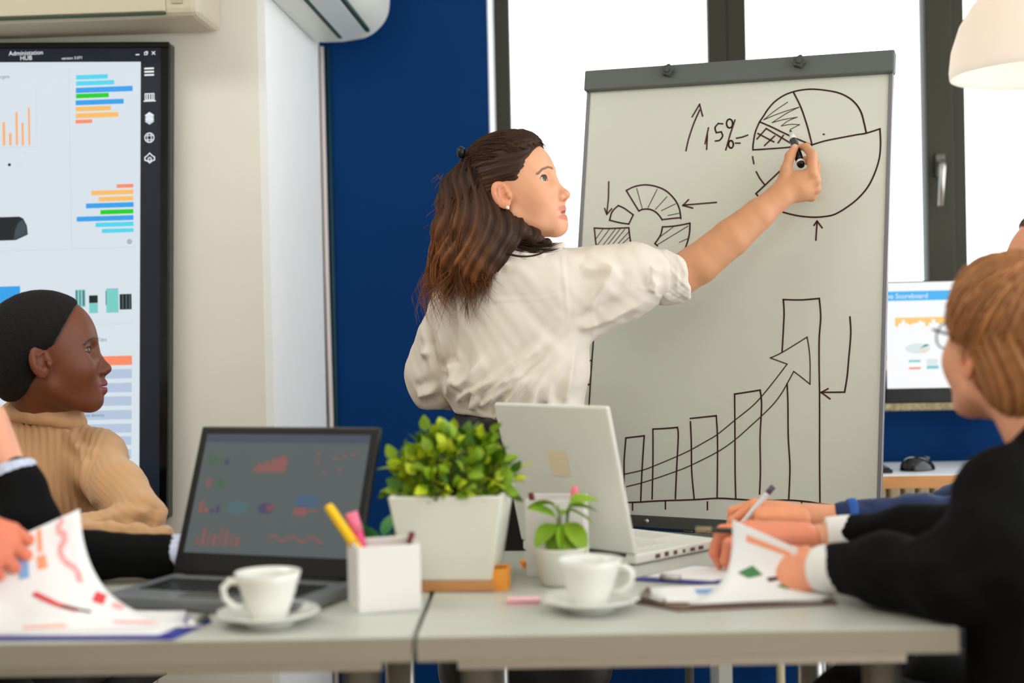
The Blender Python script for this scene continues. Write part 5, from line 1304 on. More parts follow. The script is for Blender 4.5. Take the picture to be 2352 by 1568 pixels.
# ================================================================== the seated group
def short_hair(parent, T, col, col2, thick=0.008, nape=-0.085, ear_r=(0.030, 0.030, 0.030), ear_c=(0.012, -0.030), h=0.003, ridge=0.0012, front=0.079, label=None, rough=0.5, volume=0.0, strands=0, mname='short_hair', bump=0.0):
    f = Field((-0.140, -0.110, -0.13), (0.115, 0.110, 0.150), h)
    t = thick
    f.ell((-0.008, 0, 0.031), (0.098 + t, 0.075 + t, 0.084 + t + volume), 0.0)
    f.ell((-0.050, 0, -0.020), (0.052 + t, 0.060 + t, 0.075 + t), 0.03)
    if volume: f.ell((0.035, 0, 0.078), (0.05, 0.058, 0.040), 0.03)
    f.plane_cut((front, 0, 0.070), (0.86, 0, -0.50), 0.012)
    f.plane_cut((-0.05, 0, nape), (0.35, 0, -1), 0.02)
    for s_ in (-1, 1): f.ell((ear_c[0], s_*0.088, ear_c[1]), ear_r, 0.010, 'sub')
    v, q = f.mesh(); v = smooth_v(v, q, 2, 0.5); n = vnormals(v, q)
    a = np.arctan2(v[:, 1], v[:, 0] + 0.03)*16 + 5*np.sin(v[:, 2]*22)
    v = v + n*(ridge*np.sin(a*1.7) + ridge*0.7*np.sin(a*4.1 + v[:, 2]*60) + ridge*wob(v, 90, 2))[:, None]
    st = 0.5 + 0.5*np.sin(a*2.3 + 2*np.sin(a*0.7))
    c = mixc(np.tile(np.array(lin(col)), (len(v), 1)), lin(col2), st*0.8)
    P = [(v, q, c)]
    if strands:
        rng = np.random.default_rng(11); m = 9
        tt = np.linspace(0, 1, m)[None, :, None]
        th = rng.uniform(0, 6.283, strands)
        crown = np.array([-0.35, 0, 0.93])
        rim = np.stack([np.cos(th)*0.9, np.sin(th), -0.55 + 0.75*np.clip(np.cos(th), 0, 1) + rng.uniform(-0.1, 0.5, strands)], 1)
        d = crown[None, None]*(1-tt) + rim[:, None]*tt + 0.05*rng.normal(size=(strands, 1, 3))
        d /= np.linalg.norm(d, axis=2, keepdims=True)
        pts = np.array([-0.008, 0, 0.031]) + d*np.array([0.099 + t, 0.077 + t, 0.085 + t + volume])*(1 + 0.02*rng.uniform(-0.5, 1, (strands, 1, 1)))
        ok = ((pts[:, -1, 0] - front)*0.86 - (pts[:, -1, 2] - 0.07)*0.5) < 0.0
        pts = pts[ok]
        for k in range(len(pts)):
            pass
        nS = len(pts)
        t_ = np.gradient(pts, axis=1); t_ /= np.linalg.norm(t_, axis=2, keepdims=True) + 1e-9
        nr = d[ok]; b = np.cross(t_, nr); b /= np.linalg.norm(b, axis=2, keepdims=True) + 1e-9
        w = 0.0010*np.sin(np.linspace(0.5, 3.0, m))[None, :, None]
        V = np.stack([pts - b*w, pts + nr*0.0010, pts + b*w], 2).reshape(-1, 3)
        base = np.arange(nS)[:, None]*m*3 + np.arange(m-1)[None]*3
        F = np.concatenate([np.stack([base, base+1, base+4, base+3], -1).reshape(-1, 4), np.stack([base+1, base+2, base+5, base+4], -1).reshape(-1, 4)])
        cc = np.array(lin(col))*(1 - rng.uniform(0, 1, (nS, 1, 1))) + np.array(lin(col2))*rng.uniform(0, 1, (nS, 1, 1))
        P.append((V, F, np.repeat((cc*np.ones((1, m, 1))).reshape(-1, 3), 3, axis=0)))
    P = [((np.concatenate([v, np.ones((len(v), 1))], 1) @ T.T)[:, :3], q, c) for v, q, c in P]
    o = npmesh('hair', P, mat(mname, col, rough, spec=0.3, attr=True, bump=bump, bscale=420), parent)
    if label: o['label'] = label
    return o

def frame_of(face):
    a = R_(face); return np.array([math.cos(a), math.sin(a), 0.0]), np.array([-math.sin(a), math.cos(a), 0.0]), np.array([0, 0, 1.0])
def torso(f, base, face, sh, w=0.165, lean=0.06, neck=None, thick=0.0):
    F_, L_, U_ = frame_of(face); R = np.stack([F_, L_, U_], 1); b = np.array([base[0], base[1], 0.0])
    P = lambda a, l, z: b + F_*a + L_*l + U_*z
    f.ell(P(0.01, 0, 0.52), (0.13 + thick, 0.165 + thick, 0.12), 0.0, 'u', R)
    f.ell(P(lean*0.4, 0, 0.64), (0.115 + thick, 0.15 + thick, 0.15), 0.05, 'u', R)
    f.ell(P(lean, 0, sh - 0.17), (0.112 + thick, w + 0.005 + thick, 0.17), 0.05, 'u', R)
    f.cone(P(lean*1.1, -w + 0.02, sh - 0.055), P(lean*1.1, w - 0.02, sh - 0.055), 0.058 + thick*0.5, 0.058 + thick*0.5, 0.05)
    if neck is not None: f.cone(P(lean*1.1, 0, sh - 0.05), neck, 0.075, 0.058, 0.04)
    return P
def legs(f, base, face):
    F_, L_, U_ = frame_of(face); b = np.array([base[0], base[1], 0.0])
    P = lambda a, l, z: b + F_*a + L_*l + U_*z
    f.ell(P(0.0, 0, 0.52), (0.15, 0.15, 0.085), 0.0)
    for s_ in (-1, 1):
        f.chain([P(0.03, s_*0.09, 0.515), P(0.40, s_*0.10, 0.535), P(0.43, s_*0.10, 0.50), P(0.40, s_*0.10, 0.10)], [0.085, 0.068, 0.065, 0.045], 0.03)
    return P
def shoes(parent, base, face, m=BLACK):
    F_, L_, U_ = frame_of(face); b = np.array([base[0], base[1], 0.0])
    P = lambda a, l, z: b + F_*a + L_*l + U_*z
    for s_ in (-1, 1):
        c = P(0.45, s_*0.10, 0.05)
        f = Field(c - 0.20, c + np.array([0.20, 0.20, 0.09]), 0.007)
        f.cone(P(0.38, s_*0.10, 0.05), P(0.47, s_*0.105, 0.040), 0.045, 0.044, 0.02); f.cone(P(0.47, s_*0.105, 0.036), P(0.56, s_*0.11, 0.030), 0.042, 0.028, 0.02)
        f.plane_cut((0, 0, 0.003), (0, 0, -1), 0.002)
        npmesh('shoe', [cloth_piece(f, (18, 17, 17), (), 1, 0, 10)], m, parent)

CHAIR_PROTO = []
CHF = mat('chair_charcoal_fabric', (34, 34, 36), 0.85)
def chair(base, face, label):
    if not CHAIR_PROTO:
        t = thing('meeting_chair', label, 'chair')
        MB().grid(lambda u, v: ((u-0.55)*0.44, (v-0.5)*0.44, 0.405 - 0.012*(2*u-1)**2), 8, 8).build('seat', CHF, t, smooth=True, solid=0.045)
        MB().grid(lambda u, v: (-0.255 - 0.05*v + 0.03*(1-(2*u-1)**2)*0, (u-0.5)*0.35*(1 - 0.2*v**3), 0.50 + 0.30*v), 10, 10).build('backrest', CHF, t, smooth=True, solid=0.03)
        for sy in (-1, 1):
            MB().tube([(-0.22, sy*0.19, 0.0), (-0.235, sy*0.19, 0.40), (-0.28, sy*0.155, 0.72)], 0.011, 8).build('rear_leg', CHROME, t, smooth=True)
            MB().tube([(0.19, sy*0.20, 0.0), (0.18, sy*0.19, 0.385)], 0.011, 8).build('front_leg', CHROME, t, smooth=True)
        CHAIR_PROTO.append(t)
    else:
        p = CHAIR_PROTO[0]; t = p.copy(); COL.objects.link(t)
        for ch in list(p.children):
            c = ch.copy(); COL.objects.link(c); c.parent = t
        t['label'] = label
    t['group'] = 'meeting chairs around the tables'
    t.location = (base[0], base[1], 0); t.rotation_euler = (0, 0, R_(face))
    return t

def cuff_ring(parent, a, b, r0, r1, m, name='shirt_cuff'):
    A, B = Vector(a), Vector(b)
    MB().tube([A, A.lerp(B, 0.5), B], [r0, (r0+r1)/2 + 0.001, r1], 20).build(name, m, parent, smooth=True, bevel=0.002)

# ---- woman in the beige turtleneck
def listener():
    skin = (112, 64, 40)
    T = head_T((-1.100, 2.775, 1.117), 17, 3, 1.05)
    Ti = np.linalg.inv(T)
    nb = (Ti @ np.array([-1.135, 2.83, 0.955, 1]))[:3]
    H = head_mesh(T, skin, (128, 62, 58), (30, 18, 14), h=0.002, neck_to=nb, scalp=(14, 11, 10), full_lips=1.0, neck_r=(0.046, 0.05), brow_w=0.003)
    g = Field((-1.45, 2.38, 0.42), (-0.72, 3.1, 1.0), 0.01)
    torso(g, (-1.15, 2.93), -88, 0.955, 0.14, 0.10, thick=-0.03)
    for sh, el, wr in (((-1.01, 2.84, 0.89), (-0.852, 2.60, 0.80), (-1.02, 2.52, 0.785)), ((-1.27, 2.84, 0.89), (-1.10, 2.55, 0.80), (-0.78, 2.465, 0.776))):
        g.chain([sh, el, wr], [0.035, 0.030, 0.024], 0.02)
    hf = Field((-1.22, 2.38, 0.742), (-0.58, 2.60, 0.86), 0.003)
    hand_prims(hf, (-1.02, 2.52, 0.785), (-1, -0.15, -0.08), (0, -0.3, 1), [(25, 30, 20)]*4, side=-1, sc=0.9)
    hand_prims(hf, (-0.78, 2.465, 0.776), (1, 0.12, -0.06), (0, -0.3, 1), [(25, 30, 20)]*4, side=1, sc=0.9)
    body = npmesh('person', [H, skin_piece(g, skin), skin_piece(hf, skin)], SKIN)
    tag(body, 'seated woman in ribbed beige turtleneck watching the presenter', 'person')
    eyes(body, T, gaze=(1, 0.2, 0.05), iris=(40, 24, 16), white=(84, 62, 52))
    short_hair(body, T, (13, 11, 10), (17, 14, 13), 0.0055, -0.084, (0.036, 0.03, 0.036), (0.012, -0.026), 0.003, 0.0003, 0.053, 'close cropped black hair', 0.85, 0.0, mname='black_hair', bump=1.0)
    s = Field((-1.47, 2.40, 0.44), (-0.735, 3.12, 1.06), 0.0045)
    torso(s, (-1.15, 2.93), -88, 0.962, 0.150, 0.10, thick=-0.012)
    # upper arms and forearms resting on the table
    s.chain([(-1.035, 2.835, 0.895), (-0.935, 2.70, 0.850), (-0.862, 2.605, 0.808)], [0.060, 0.050, 0.046], 0.03)
    s.chain([(-0.862, 2.605, 0.802), (-0.90, 2.555, 0.788), (-1.02, 2.515, 0.782)], [0.044, 0.040, 0.034], 0.02)
    s.chain([(-1.265, 2.84, 0.895), (-1.18, 2.69, 0.84), (-1.11, 2.56, 0.80)], [0.060, 0.050, 0.046], 0.03)
    s.chain([(-1.11, 2.56, 0.795), (-0.95, 2.49, 0.785), (-0.775, 2.462, 0.777)], [0.044, 0.038, 0.033], 0.008)
    s.cone((-1.145, 2.845, 0.93), (-1.125, 2.825, 1.010), 0.080, 0.069, 0.035)
    v, q = s.mesh(); v = smooth_v(v, q, 1, 0.5); n = vnormals(v, q)
    tz = sstep(0.82, 0.86, v[:, 2] + (v[:, 0] > -0.98)*-0.5 + 0.0)
    chest = (v[:, 0] < -0.99)*(v[:, 0] > -1.32)
    d = chest*0.0017*np.sin((v[:, 0] + 0.10*(v[:, 2]-0.9))*2*math.pi/0.0135) + 0.0020*wob(v, 26, 5)
    arm_t = (v[:, 0] >= -0.99)
    d += arm_t*(0.0006*np.sin((v[:, 0]*0.6 + v[:, 2])*2*math.pi/0.012) + 0.0035*np.sin((v[:, 0] - 0.9*v[:, 2] + 0.4*v[:, 1])*120)*np.exp(-((v[:, 2]-0.80)/0.03)**2))
    for line, amp, wd in (([(-1.06, 0.95), (-1.01, 0.90), (-1.00, 0.84)], 0.005, 0.008), ([(-1.04, 0.93), (-1.0, 0.92)], 0.004, 0.007), ([(-0.93, 0.80), (-0.88, 0.83), (-0.84, 0.82)], 0.006, 0.008), ([(-0.96, 0.775), (-0.90, 0.79), (-0.83, 0.788)], 0.005, 0.007)):
        dist = polydist(v[:, [0, 2]], line)
        d += np.clip(-n[:, 1]*1.5, 0, 1)*amp*(np.exp(-(dist/wd)**2) - 0.5*np.exp(-((dist-2*wd)/wd)**2))
    v = v + n*d[:, None]
    npmesh('turtleneck_sweater', [(v, q, np.tile(np.array(lin((198, 154, 110))), (len(v), 1)))], mat('beige_knit', (198, 154, 110), 0.9, attr=True, bump=0.12, bscale=500, sheen=0.2), body)
    # folded collar edge
    co = Field((-1.25, 2.71, 0.94), (-1.01, 2.95, 1.06), 0.0035)
    for i in range(16):
        a0, a1 = 2*math.pi*i/16, 2*math.pi*(i+1)/16
        p = lambda a, r, z: (-1.125 + r*math.cos(a) + (z-1.01)*0.2, 2.828 + r*math.sin(a), z + 0.014*math.cos(a + 2.6))
        co.cone(p(a0, 0.064, 1.014), p(a1, 0.064, 1.014), 0.009, 0.009, 0.006); co.cone(p(a0, 0.069, 0.985), p(a1, 0.069, 0.985), 0.011, 0.011, 0.02)
    npmesh('roll_collar', [cloth_piece(co, (196, 152, 108), (), 1, 0.0006, 60)], MATS['beige_knit'], body)
    lf = Field((-1.40, 2.35, 0.0), (-0.90, 3.10, 0.66), 0.011); legs(lf, (-1.15, 2.93), -88)
    npmesh('trousers', [cloth_piece(lf, (30, 30, 34), (), 1)], mat('dark_trousers', (30, 30, 34), 0.85, attr=True), body)
    shoes(body, (-1.15, 2.93), -88)
    chair((-1.215, 2.95), -88, 'charcoal meeting chair of the woman in beige')
listener()

BLAZER = mat('black_blazer', (16, 16, 17), 0.85, spec=0.12, attr=True, bump=0.05, bscale=300)
CUFFW = mat('white_cuff', (236, 234, 230), 0.8)
# ---- person in the black blazer at the right end of the table
def blazer_person():
    skin = (232, 166, 132)
    T = head_T((0.604, 2.13, 1.106), 113, 10, 1.04)
    Ti = np.linalg.inv(T)
    B = (0.690, 1.985); FA_ = 122
    nb = (Ti @ np.array([0.655, 2.055, 0.92, 1]))[:3]
    H = head_mesh(T, skin, (190, 110, 100), (150, 110, 80), h=0.0026, neck_to=nb, neck_r=(0.048, 0.053))
    g = Field((0.15, 1.75, 0.42), (1.0, 2.55, 1.0), 0.011)
    torso(g, B, FA_, 0.96, 0.14, 0.08, thick=-0.035)
    g.chain([(0.61, 1.965, 0.875), (0.475, 1.955, 0.80), (0.36, 2.08, 0.79), (0.325, 2.115, 0.785)], [0.035, 0.032, 0.027, 0.025], 0.02)
    g.chain([(0.76, 2.10, 0.89), (0.62, 2.29, 0.81), (0.40, 2.335, 0.795), (0.35, 2.335, 0.795)], [0.035, 0.032, 0.027, 0.025], 0.02)
    h1 = Field((0.12, 2.02, 0.735), (0.38, 2.24, 0.88), 0.0025)          # near hand holding the page corner
    hand_prims(h1, (0.318, 2.120, 0.782), (-0.55, 0.62, -0.22), (-0.45, -0.55, 0.6), [(18, 28, 18), (22, 30, 20), (28, 34, 22), (34, 36, 24)], side=-1, sc=0.95, thumb=((34, 4), (18, 6), (8, 10)))
    h2 = Field((0.10, 2.22, 0.735), (0.42, 2.44, 0.90), 0.0025)          # far hand, fingers folded over the page edge
    hand_prims(h2, (0.335, 2.335, 0.798), (-1, -0.08, 0.10), (0.12, -0.15, 1), [(14, 58, 42), (18, 60, 42), (24, 62, 42), (30, 62, 40)], side=-1, sc=1.08, thumb=((28, 30), (14, 40), (8, 46)))
    body = npmesh('person', [H, skin_piece(g, skin), skin_piece(h1, (236, 160, 124), 1, 0.05), skin_piece(h2, (236, 150, 116), 1, 0.08)], SKIN)
    tag(body, 'person with short blond hair in black blazer leafing through a report', 'person')
    eyes(body, T, iris=(90, 110, 120))
    short_hair(body, T, (134, 84, 48), (188, 132, 84), 0.013, -0.092, (0.032, 0.034, 0.042), (0.016, -0.034), 0.0035, 0.0012, 0.078, 'short layered blond hair', 0.55, 0.006, 900, 'blond_hair')
    s = Field((0.28, 1.72, 0.42), (1.05, 2.55, 1.04), 0.0065)
    P = torso(s, B, FA_, 0.960, 0.140, 0.07, neck=(0.655, 2.045, 0.985), thick=0.016)
    s.ell((0.60, 1.96, 0.66), (0.10, 0.09, 0.20), 0.06)
    s.chain([(0.590, 1.975, 0.885), (0.525, 1.945, 0.835), (0.475, 1.945, 0.800)], [0.062, 0.060, 0.055], 0.05)
    s.chain([(0.462, 1.945, 0.800), (0.40, 2.03, 0.795), (0.340, 2.10, 0.787)], [0.055, 0.048, 0.038], 0.03)
    s.chain([(0.79, 2.11, 0.89), (0.66, 2.26, 0.83), (0.60, 2.29, 0.80)], [0.068, 0.058, 0.052], 0.04)
    s.chain([(0.61, 2.29, 0.805), (0.50, 2.325, 0.800), (0.405, 2.335, 0.797)], [0.050, 0.045, 0.038], 0.03)
    npmesh('blazer', [cloth_piece(s, (10, 10, 10), [([(0.36, 0.80), (0.45, 0.83), (0.55, 0.93)], 0.004, 0.012), ([(0.42, 0.78), (0.52, 0.82), (0.60, 0.88)], 0.004, 0.012)], 1, 0.003, 18, 2)], BLAZER, body)
    co = Field((0.53, 1.92, 0.90), (0.79, 2.18, 1.03), 0.005)            # turned collar
    for i in range(16):
        a0, a1 = 2*math.pi*i/16, 2*math.pi*(i+1)/16
        if abs(((a0 - R_(122) + math.pi) % (2*math.pi)) - math.pi) < 0.5: continue
        p = lambda a, r, z: (0.652 + r*math.cos(a), 2.055 + r*math.sin(a), z - 0.03*math.cos(a - R_(122)))
        co.cone(p(a0, 0.070, 0.975), p(a1, 0.070, 0.975), 0.012, 0.012, 0.006); co.cone(p(a0, 0.088, 0.95), p(a1, 0.088, 0.95), 0.014, 0.014, 0.02)
    npmesh('collar', [cloth_piece(co, (12, 12, 13), (), 1, 0.001, 40)], BLAZER, body)
    cuff_ring(body, (0.352, 2.086, 0.788), (0.318, 2.122, 0.783), 0.037, 0.034, CUFFW)
    cuff_ring(body, (0.415, 2.334, 0.797), (0.362, 2.335, 0.796), 0.037, 0.034, CUFFW)
    gl = MB()
    W2 = lambda x, y, z: tuple((T @ np.array([x, y, z, 1]))[:3])
    gl.tube([W2(-0.012, 0.080, 0.006), W2(0.03, 0.079, 0.012), W2(0.088, 0.068, 0.010)], 0.0022, 6)
    gl.tube([W2(-0.012, -0.080, 0.006), W2(0.03, -0.079, 0.012), W2(0.088, -0.068, 0.010)], 0.0022, 6)
    for s_ in (-1, 1):
        ring = [W2(0.098 - 0.012*abs(math.cos(a))*(1 if math.cos(a)*s_ > 0 else 0), s_*0.036 + 0.027*math.cos(a), 0.0 + 0.020*math.sin(a)) for a in [k*2*math.pi/20 for k in range(21)]]
        gl.tube(ring, 0.0014, 6)
    gl.tube([W2(0.100, -0.010, 0.006), W2(0.101, 0.010, 0.006)], 0.0016, 6)
    gl.build('glasses', mat('glasses_dark', (40, 34, 36), 0.3), body, smooth=True)
    lf = Field((0.10, 1.70, 0.0), (0.95, 2.60, 0.66), 0.012); legs(lf, B, FA_)
    npmesh('trousers', [cloth_piece(lf, (16, 16, 18), (), 1)], MATS['dark_trousers'], body)
    shoes(body, B, FA_)
    chair(B, FA_, 'charcoal meeting chair of the person in the black blazer')
blazer_person()

# ---- person in the blue sweater, almost wholly behind the blond head
def blue_person():
    skin = (230, 160, 122)
    T = head_T((0.838, 2.62, 1.222), 176, 0, 1.06)
    nb = (np.linalg.inv(T) @ np.array([0.92, 2.60, 0.99, 1]))[:3]
    H = head_mesh(T, skin, (180, 104, 96), (80, 56, 40), h=0.004, neck_to=nb)
    B = (1.0, 2.60); FA_ = 178
    g = Field((0.20, 2.38, 0.42), (1.2, 2.90, 1.1), 0.012)
    torso(g, B, FA_, 1.02, 0.14, 0.06, thick=-0.035)
    g.chain([(0.90, 2.46, 0.95), (0.66, 2.49, 0.815), (0.44, 2.50, 0.803), (0.35, 2.50, 0.808)], [0.036, 0.032, 0.026, 0.025], 0.02)
    g.chain([(0.92, 2.76, 0.95), (0.78, 2.80, 0.80), (0.62, 2.74, 0.76)], [0.036, 0.032, 0.026], 0.02)
    h1 = Field((0.14, 2.40, 0.735), (0.46, 2.60, 0.93), 0.0025)
    hand_prims(h1, (0.350, 2.50, 0.808), (-1, 0.0, 0.16), (0.05, -0.25, 1), [(30, 62, 38), (46, 66, 40), (56, 66, 40), (62, 66, 40)], side=-1, sc=0.98, thumb=((30, 22), (14, 30), (4, 34)))
    h2 = Field((0.42, 2.62, 0.735), (0.68, 2.82, 0.84), 0.004)
    hand_prims(h2, (0.61, 2.74, 0.765), (-1, -0.1, -0.05), (0, 0, 1), [(15, 20, 15)]*4, side=1)
    body = npmesh('person', [H, skin_piece(g, skin), skin_piece(h1, (238, 160, 118), 1, 0.04), skin_piece(h2, skin)], SKIN)
    tag(body, 'person in blue sweater writing, head hidden behind the blond person', 'person')
    eyes(body, T)
    short_hair(body, T, (70, 46, 30), (110, 76, 48), 0.008, -0.08, h=0.004, label='short brown hair', mname='short_brown_hair', front=0.06)
    s = Field((0.36, 2.36, 0.42), (1.25, 2.92, 1.08), 0.007)
    torso(s, B, FA_, 1.028, 0.165, 0.06, neck=(0.92, 2.60, 1.05), thick=0.005)
    s.chain([(0.90, 2.46, 0.95), (0.76, 2.475, 0.84), (0.66, 2.488, 0.800)], [0.066, 0.052, 0.045], 0.04)
    s.chain([(0.66, 2.488, 0.800), (0.54, 2.495, 0.800), (0.425, 2.50, 0.803)], [0.045, 0.041, 0.034], 0.03)
    s.chain([(0.92, 2.76, 0.95), (0.78, 2.80, 0.82), (0.64, 2.745, 0.785)], [0.066, 0.050, 0.036], 0.03)
    npmesh('sweater', [cloth_piece(s, (22, 42, 84), [([(0.45, 0.81), (0.50, 0.83)], 0.004, 0.008), ([(0.52, 0.79), (0.56, 0.84)], 0.005, 0.010), ([(0.60, 0.79), (0.64, 0.85)], 0.005, 0.010)], 1, 0.003, 40, 3)], mat('navy_knit', (24, 46, 90), 0.85, attr=True, sheen=0.1), body)
    cuff_ring(body, (0.440, 2.50, 0.803), (0.424, 2.50, 0.803), 0.037, 0.035, mat('bright_blue_cuff', (40, 88, 168), 0.8), 'sweater_cuff')
    lf = Field((0.45, 2.40, 0.0), (1.2, 2.82, 0.66), 0.012); legs(lf, B, FA_)
    npmesh('trousers', [cloth_piece(lf, (20, 24, 36), (), 1)], MATS['dark_trousers'], body); shoes(body, B, FA_)
    chair(B, FA_, 'charcoal meeting chair of the person in the blue sweater')
blue_person()
pen('ballpoint_pen', 'white pen with dark end held by the writing person in blue', (0.238, 2.478, 0.798), (0.297, 2.490, 0.863), 0.0045, mat('pen_white', (226, 222, 226), 0.35), (0.82, 1.0, mat('pen_plum', (92, 74, 92), 0.4)))
pen('pencil', 'thin wooden pencil lying over the blue sweater cuff', (0.300, 2.440, 0.790), (0.435, 2.455, 0.797), 0.0035, mat('pencil_wood', (190, 140, 84), 0.5), (0.0, 0.4, mat('pencil_brown', (112, 84, 56), 0.5)), 'pencil')
pen('ballpoint_pen', 'dark pen held in the folded fingers of the blond person', (0.150, 2.315, 0.815), (0.235, 2.312, 0.812), 0.0045, mat('pen_dark_green', (48, 56, 44), 0.4), (0.0, 0.3, mat('pen_tan', (150, 132, 104), 0.4)))

# ---- person in the black suit with striped cuffs, mostly beyond the edge of view
STRIPE = mat('striped_shirt', (196, 204, 226), 0.8, var=0.25, vscale=120, stretch=(1, 1, 1))
def suit_person():
    skin = (230, 162, 128)
    B = (-1.42, 2.16); FA_ = 15
    T = head_T((-1.20, 2.22, 1.15), 15, 2, 1.06)
    nb = (np.linalg.inv(T) @ np.array([-1.29, 2.19, 0.95, 1]))[:3]
    H = head_mesh(T, skin, (180, 104, 96), (50, 36, 28), h=0.004, neck_to=nb, male=1, stubble=(90, 74, 66))
    g = Field((-1.65, 1.9, 0.42), (-0.66, 2.5, 1.02), 0.012)
    torso(g, B, FA_, 0.98, 0.14, 0.08, thick=-0.035)
    g.chain([(-1.26, 2.05, 0.90), (-0.895, 2.165, 0.845), (-0.932, 2.19, 0.925), (-0.945, 2.20, 0.955)], [0.036, 0.032, 0.027, 0.026], 0.02)
    g.chain([(-1.33, 2.34, 0.90), (-1.03, 2.325, 0.80), (-0.69, 2.325, 0.782), (-0.66, 2.325, 0.782)], [0.036, 0.032, 0.027, 0.025], 0.02)
    h1 = Field((-1.12, 2.08, 0.90), (-0.86, 2.32, 1.16), 0.0028)
    hand_prims(h1, (-0.936, 2.195, 0.945), (-0.30, 0.10, 0.95), (0.9, 0.0, 0.42), [(30, 50, 30), (36, 56, 32), (40, 58, 34), (44, 58, 34)], side=1, sc=1.05)
    h2 = Field((-0.74, 2.22, 0.735), (-0.44, 2.42, 0.86), 0.003)
    hand_prims(h2, (-0.668, 2.328, 0.780), (1, 0.05, -0.04), (0, 0, 1), [(14, 26, 18)]*4, side=1, sc=1.0)
    body = npmesh('person', [H, skin_piece(g, skin), skin_piece(h1, skin), skin_piece(h2, skin)], SKIN)
    tag(body, 'person in black suit with striped cuffs, one hand raised, arm behind the laptop', 'person')
    eyes(body, T)
    short_hair(body, T, (30, 22, 18), (54, 40, 30), 0.008, -0.08, h=0.004, label='short dark hair', mname='short_dark_hair')
    s = Field((-1.68, 1.88, 0.42), (-0.70, 2.52, 1.05), 0.0065)
    torso(s, B, FA_, 0.99, 0.17, 0.08, neck=(-1.29, 2.19, 1.0), thick=0.008)
    s.chain([(-1.27, 2.05, 0.90), (-1.05, 2.11, 0.868), (-0.893, 2.165, 0.852)], [0.070, 0.056, 0.046], 0.03)
    s.chain([(-0.893, 2.165, 0.852), (-0.918, 2.182, 0.905), (-0.926, 2.187, 0.922)], [0.046, 0.042, 0.040], 0.02)
    s.chain([(-1.33, 2.34, 0.90), (-1.10, 2.325, 0.82), (-1.0, 2.32, 0.80)], [0.068, 0.054, 0.048], 0.03)
    s.chain([(-1.0, 2.32, 0.794), (-0.85, 2.312, 0.784), (-0.706, 2.32, 0.781)], [0.044, 0.039, 0.035], 0.02)
    npmesh('suit_jacket', [cloth_piece(s, (9, 9, 10), (), 1, 0.003, 22, 6)], BLAZER, body)
    cuff_ring(body, (-0.924, 2.186, 0.918), (-0.934, 2.192, 0.944), 0.040, 0.041, STRIPE)
    cuff_ring(body, (-0.714, 2.32, 0.782), (-0.684, 2.323, 0.782), 0.035, 0.033, STRIPE)
    lf = Field((-1.62, 1.94, 0.0), (-0.85, 2.55, 0.66), 0.012); legs(lf, B, FA_)
    npmesh('trousers', [cloth_piece(lf, (16, 16, 18), (), 1)], MATS['dark_trousers'], body); shoes(body, B, FA_)
    chair(B, FA_, 'charcoal meeting chair of the person in the striped cuffs')
suit_person()

# ---- person whose fingers hold the lifted report page at the picture edge
def page_person():
    skin = (228, 150, 116)
    B = (-1.28, 1.42); FA_ = 62
    T = head_T((-1.20, 1.56, 1.16), 50, -12, 1.05)
    nb = (np.linalg.inv(T) @ np.array([-1.24, 1.49, 0.96, 1]))[:3]
    H = head_mesh(T, skin, (180, 104, 96), (60, 44, 34), h=0.004, neck_to=nb)
    g = Field((-1.6, 1.2, 0.42), (-0.84, 2.05, 1.02), 0.012)
    torso(g, B, FA_, 0.98, 0.14, 0.06, thick=-0.035)
    g.chain([(-1.12, 1.40, 0.90), (-1.0, 1.60, 0.80), (-0.92, 1.84, 0.885), (-0.895, 1.885, 0.892)], [0.036, 0.032, 0.026, 0.025], 0.02)
    g.chain([(-1.40, 1.58, 0.90), (-1.32, 1.75, 0.80), (-1.12, 1.90, 0.80)], [0.036, 0.032, 0.025], 0.02)
    h1 = Field((-1.02, 1.80, 0.735), (-0.76, 2.05, 0.95), 0.0025)
    hand_prims(h1, (-0.892, 1.895, 0.895), (0.50, 0.45, -0.35), (0.55, -0.70, 0.35), [(34, 26, 16), (38, 28, 18), (42, 30, 18), (46, 30, 18)], side=1, sc=1.0, thumb=((26, 34), (10, 44), (4, 50)))
    h2 = Field((-1.18, 1.82, 0.735), (-0.90, 2.02, 0.86), 0.004)
    hand_prims(h2, (-1.12, 1.90, 0.79), (0.9, 0.3, -0.1), (0, 0, 1), [(20, 30, 20)]*4, side=1)
    body = npmesh('person', [H, skin_piece(g, skin), skin_piece(h1, (224, 132, 100), 1, 0.10), skin_piece(h2, skin)], SKIN)
    tag(body, 'person whose fingers hold the lifted report page over the blue clipboard', 'person')
    eyes(body, T)
    short_hair(body, T, (60, 40, 28), (96, 66, 44), 0.010, -0.085, h=0.004, label='short brown hair', mname='short_chestnut_hair')
    s = Field((-1.62, 1.15, 0.42), (-0.85, 1.95, 1.05), 0.007)
    torso(s, B, FA_, 0.99, 0.165, 0.06, neck=(-1.24, 1.48, 1.0), thick=0.006)
    s.chain([(-1.13, 1.40, 0.90), (-1.02, 1.58, 0.82), (-1.0, 1.62, 0.815), (-0.945, 1.79, 0.868)], [0.066, 0.052, 0.048, 0.036], 0.03)
    s.chain([(-1.40, 1.58, 0.90), (-1.33, 1.74, 0.82), (-1.17, 1.87, 0.80)], [0.066, 0.050, 0.036], 0.03)
    npmesh('jacket', [cloth_piece(s, (24, 26, 34), (), 1, 0.003, 22, 6)], mat('charcoal_jacket', (24, 26, 34), 0.8, attr=True), body)
    lf = Field((-1.62, 1.2, 0.0), (-0.80, 2.05, 0.66), 0.012); legs(lf, B, FA_)
    npmesh('trousers', [cloth_piece(lf, (20, 20, 24), (), 1)], MATS['dark_trousers'], body); shoes(body, B, FA_)
    chair(B, FA_, 'charcoal meeting chair of the person holding the page')
page_person()

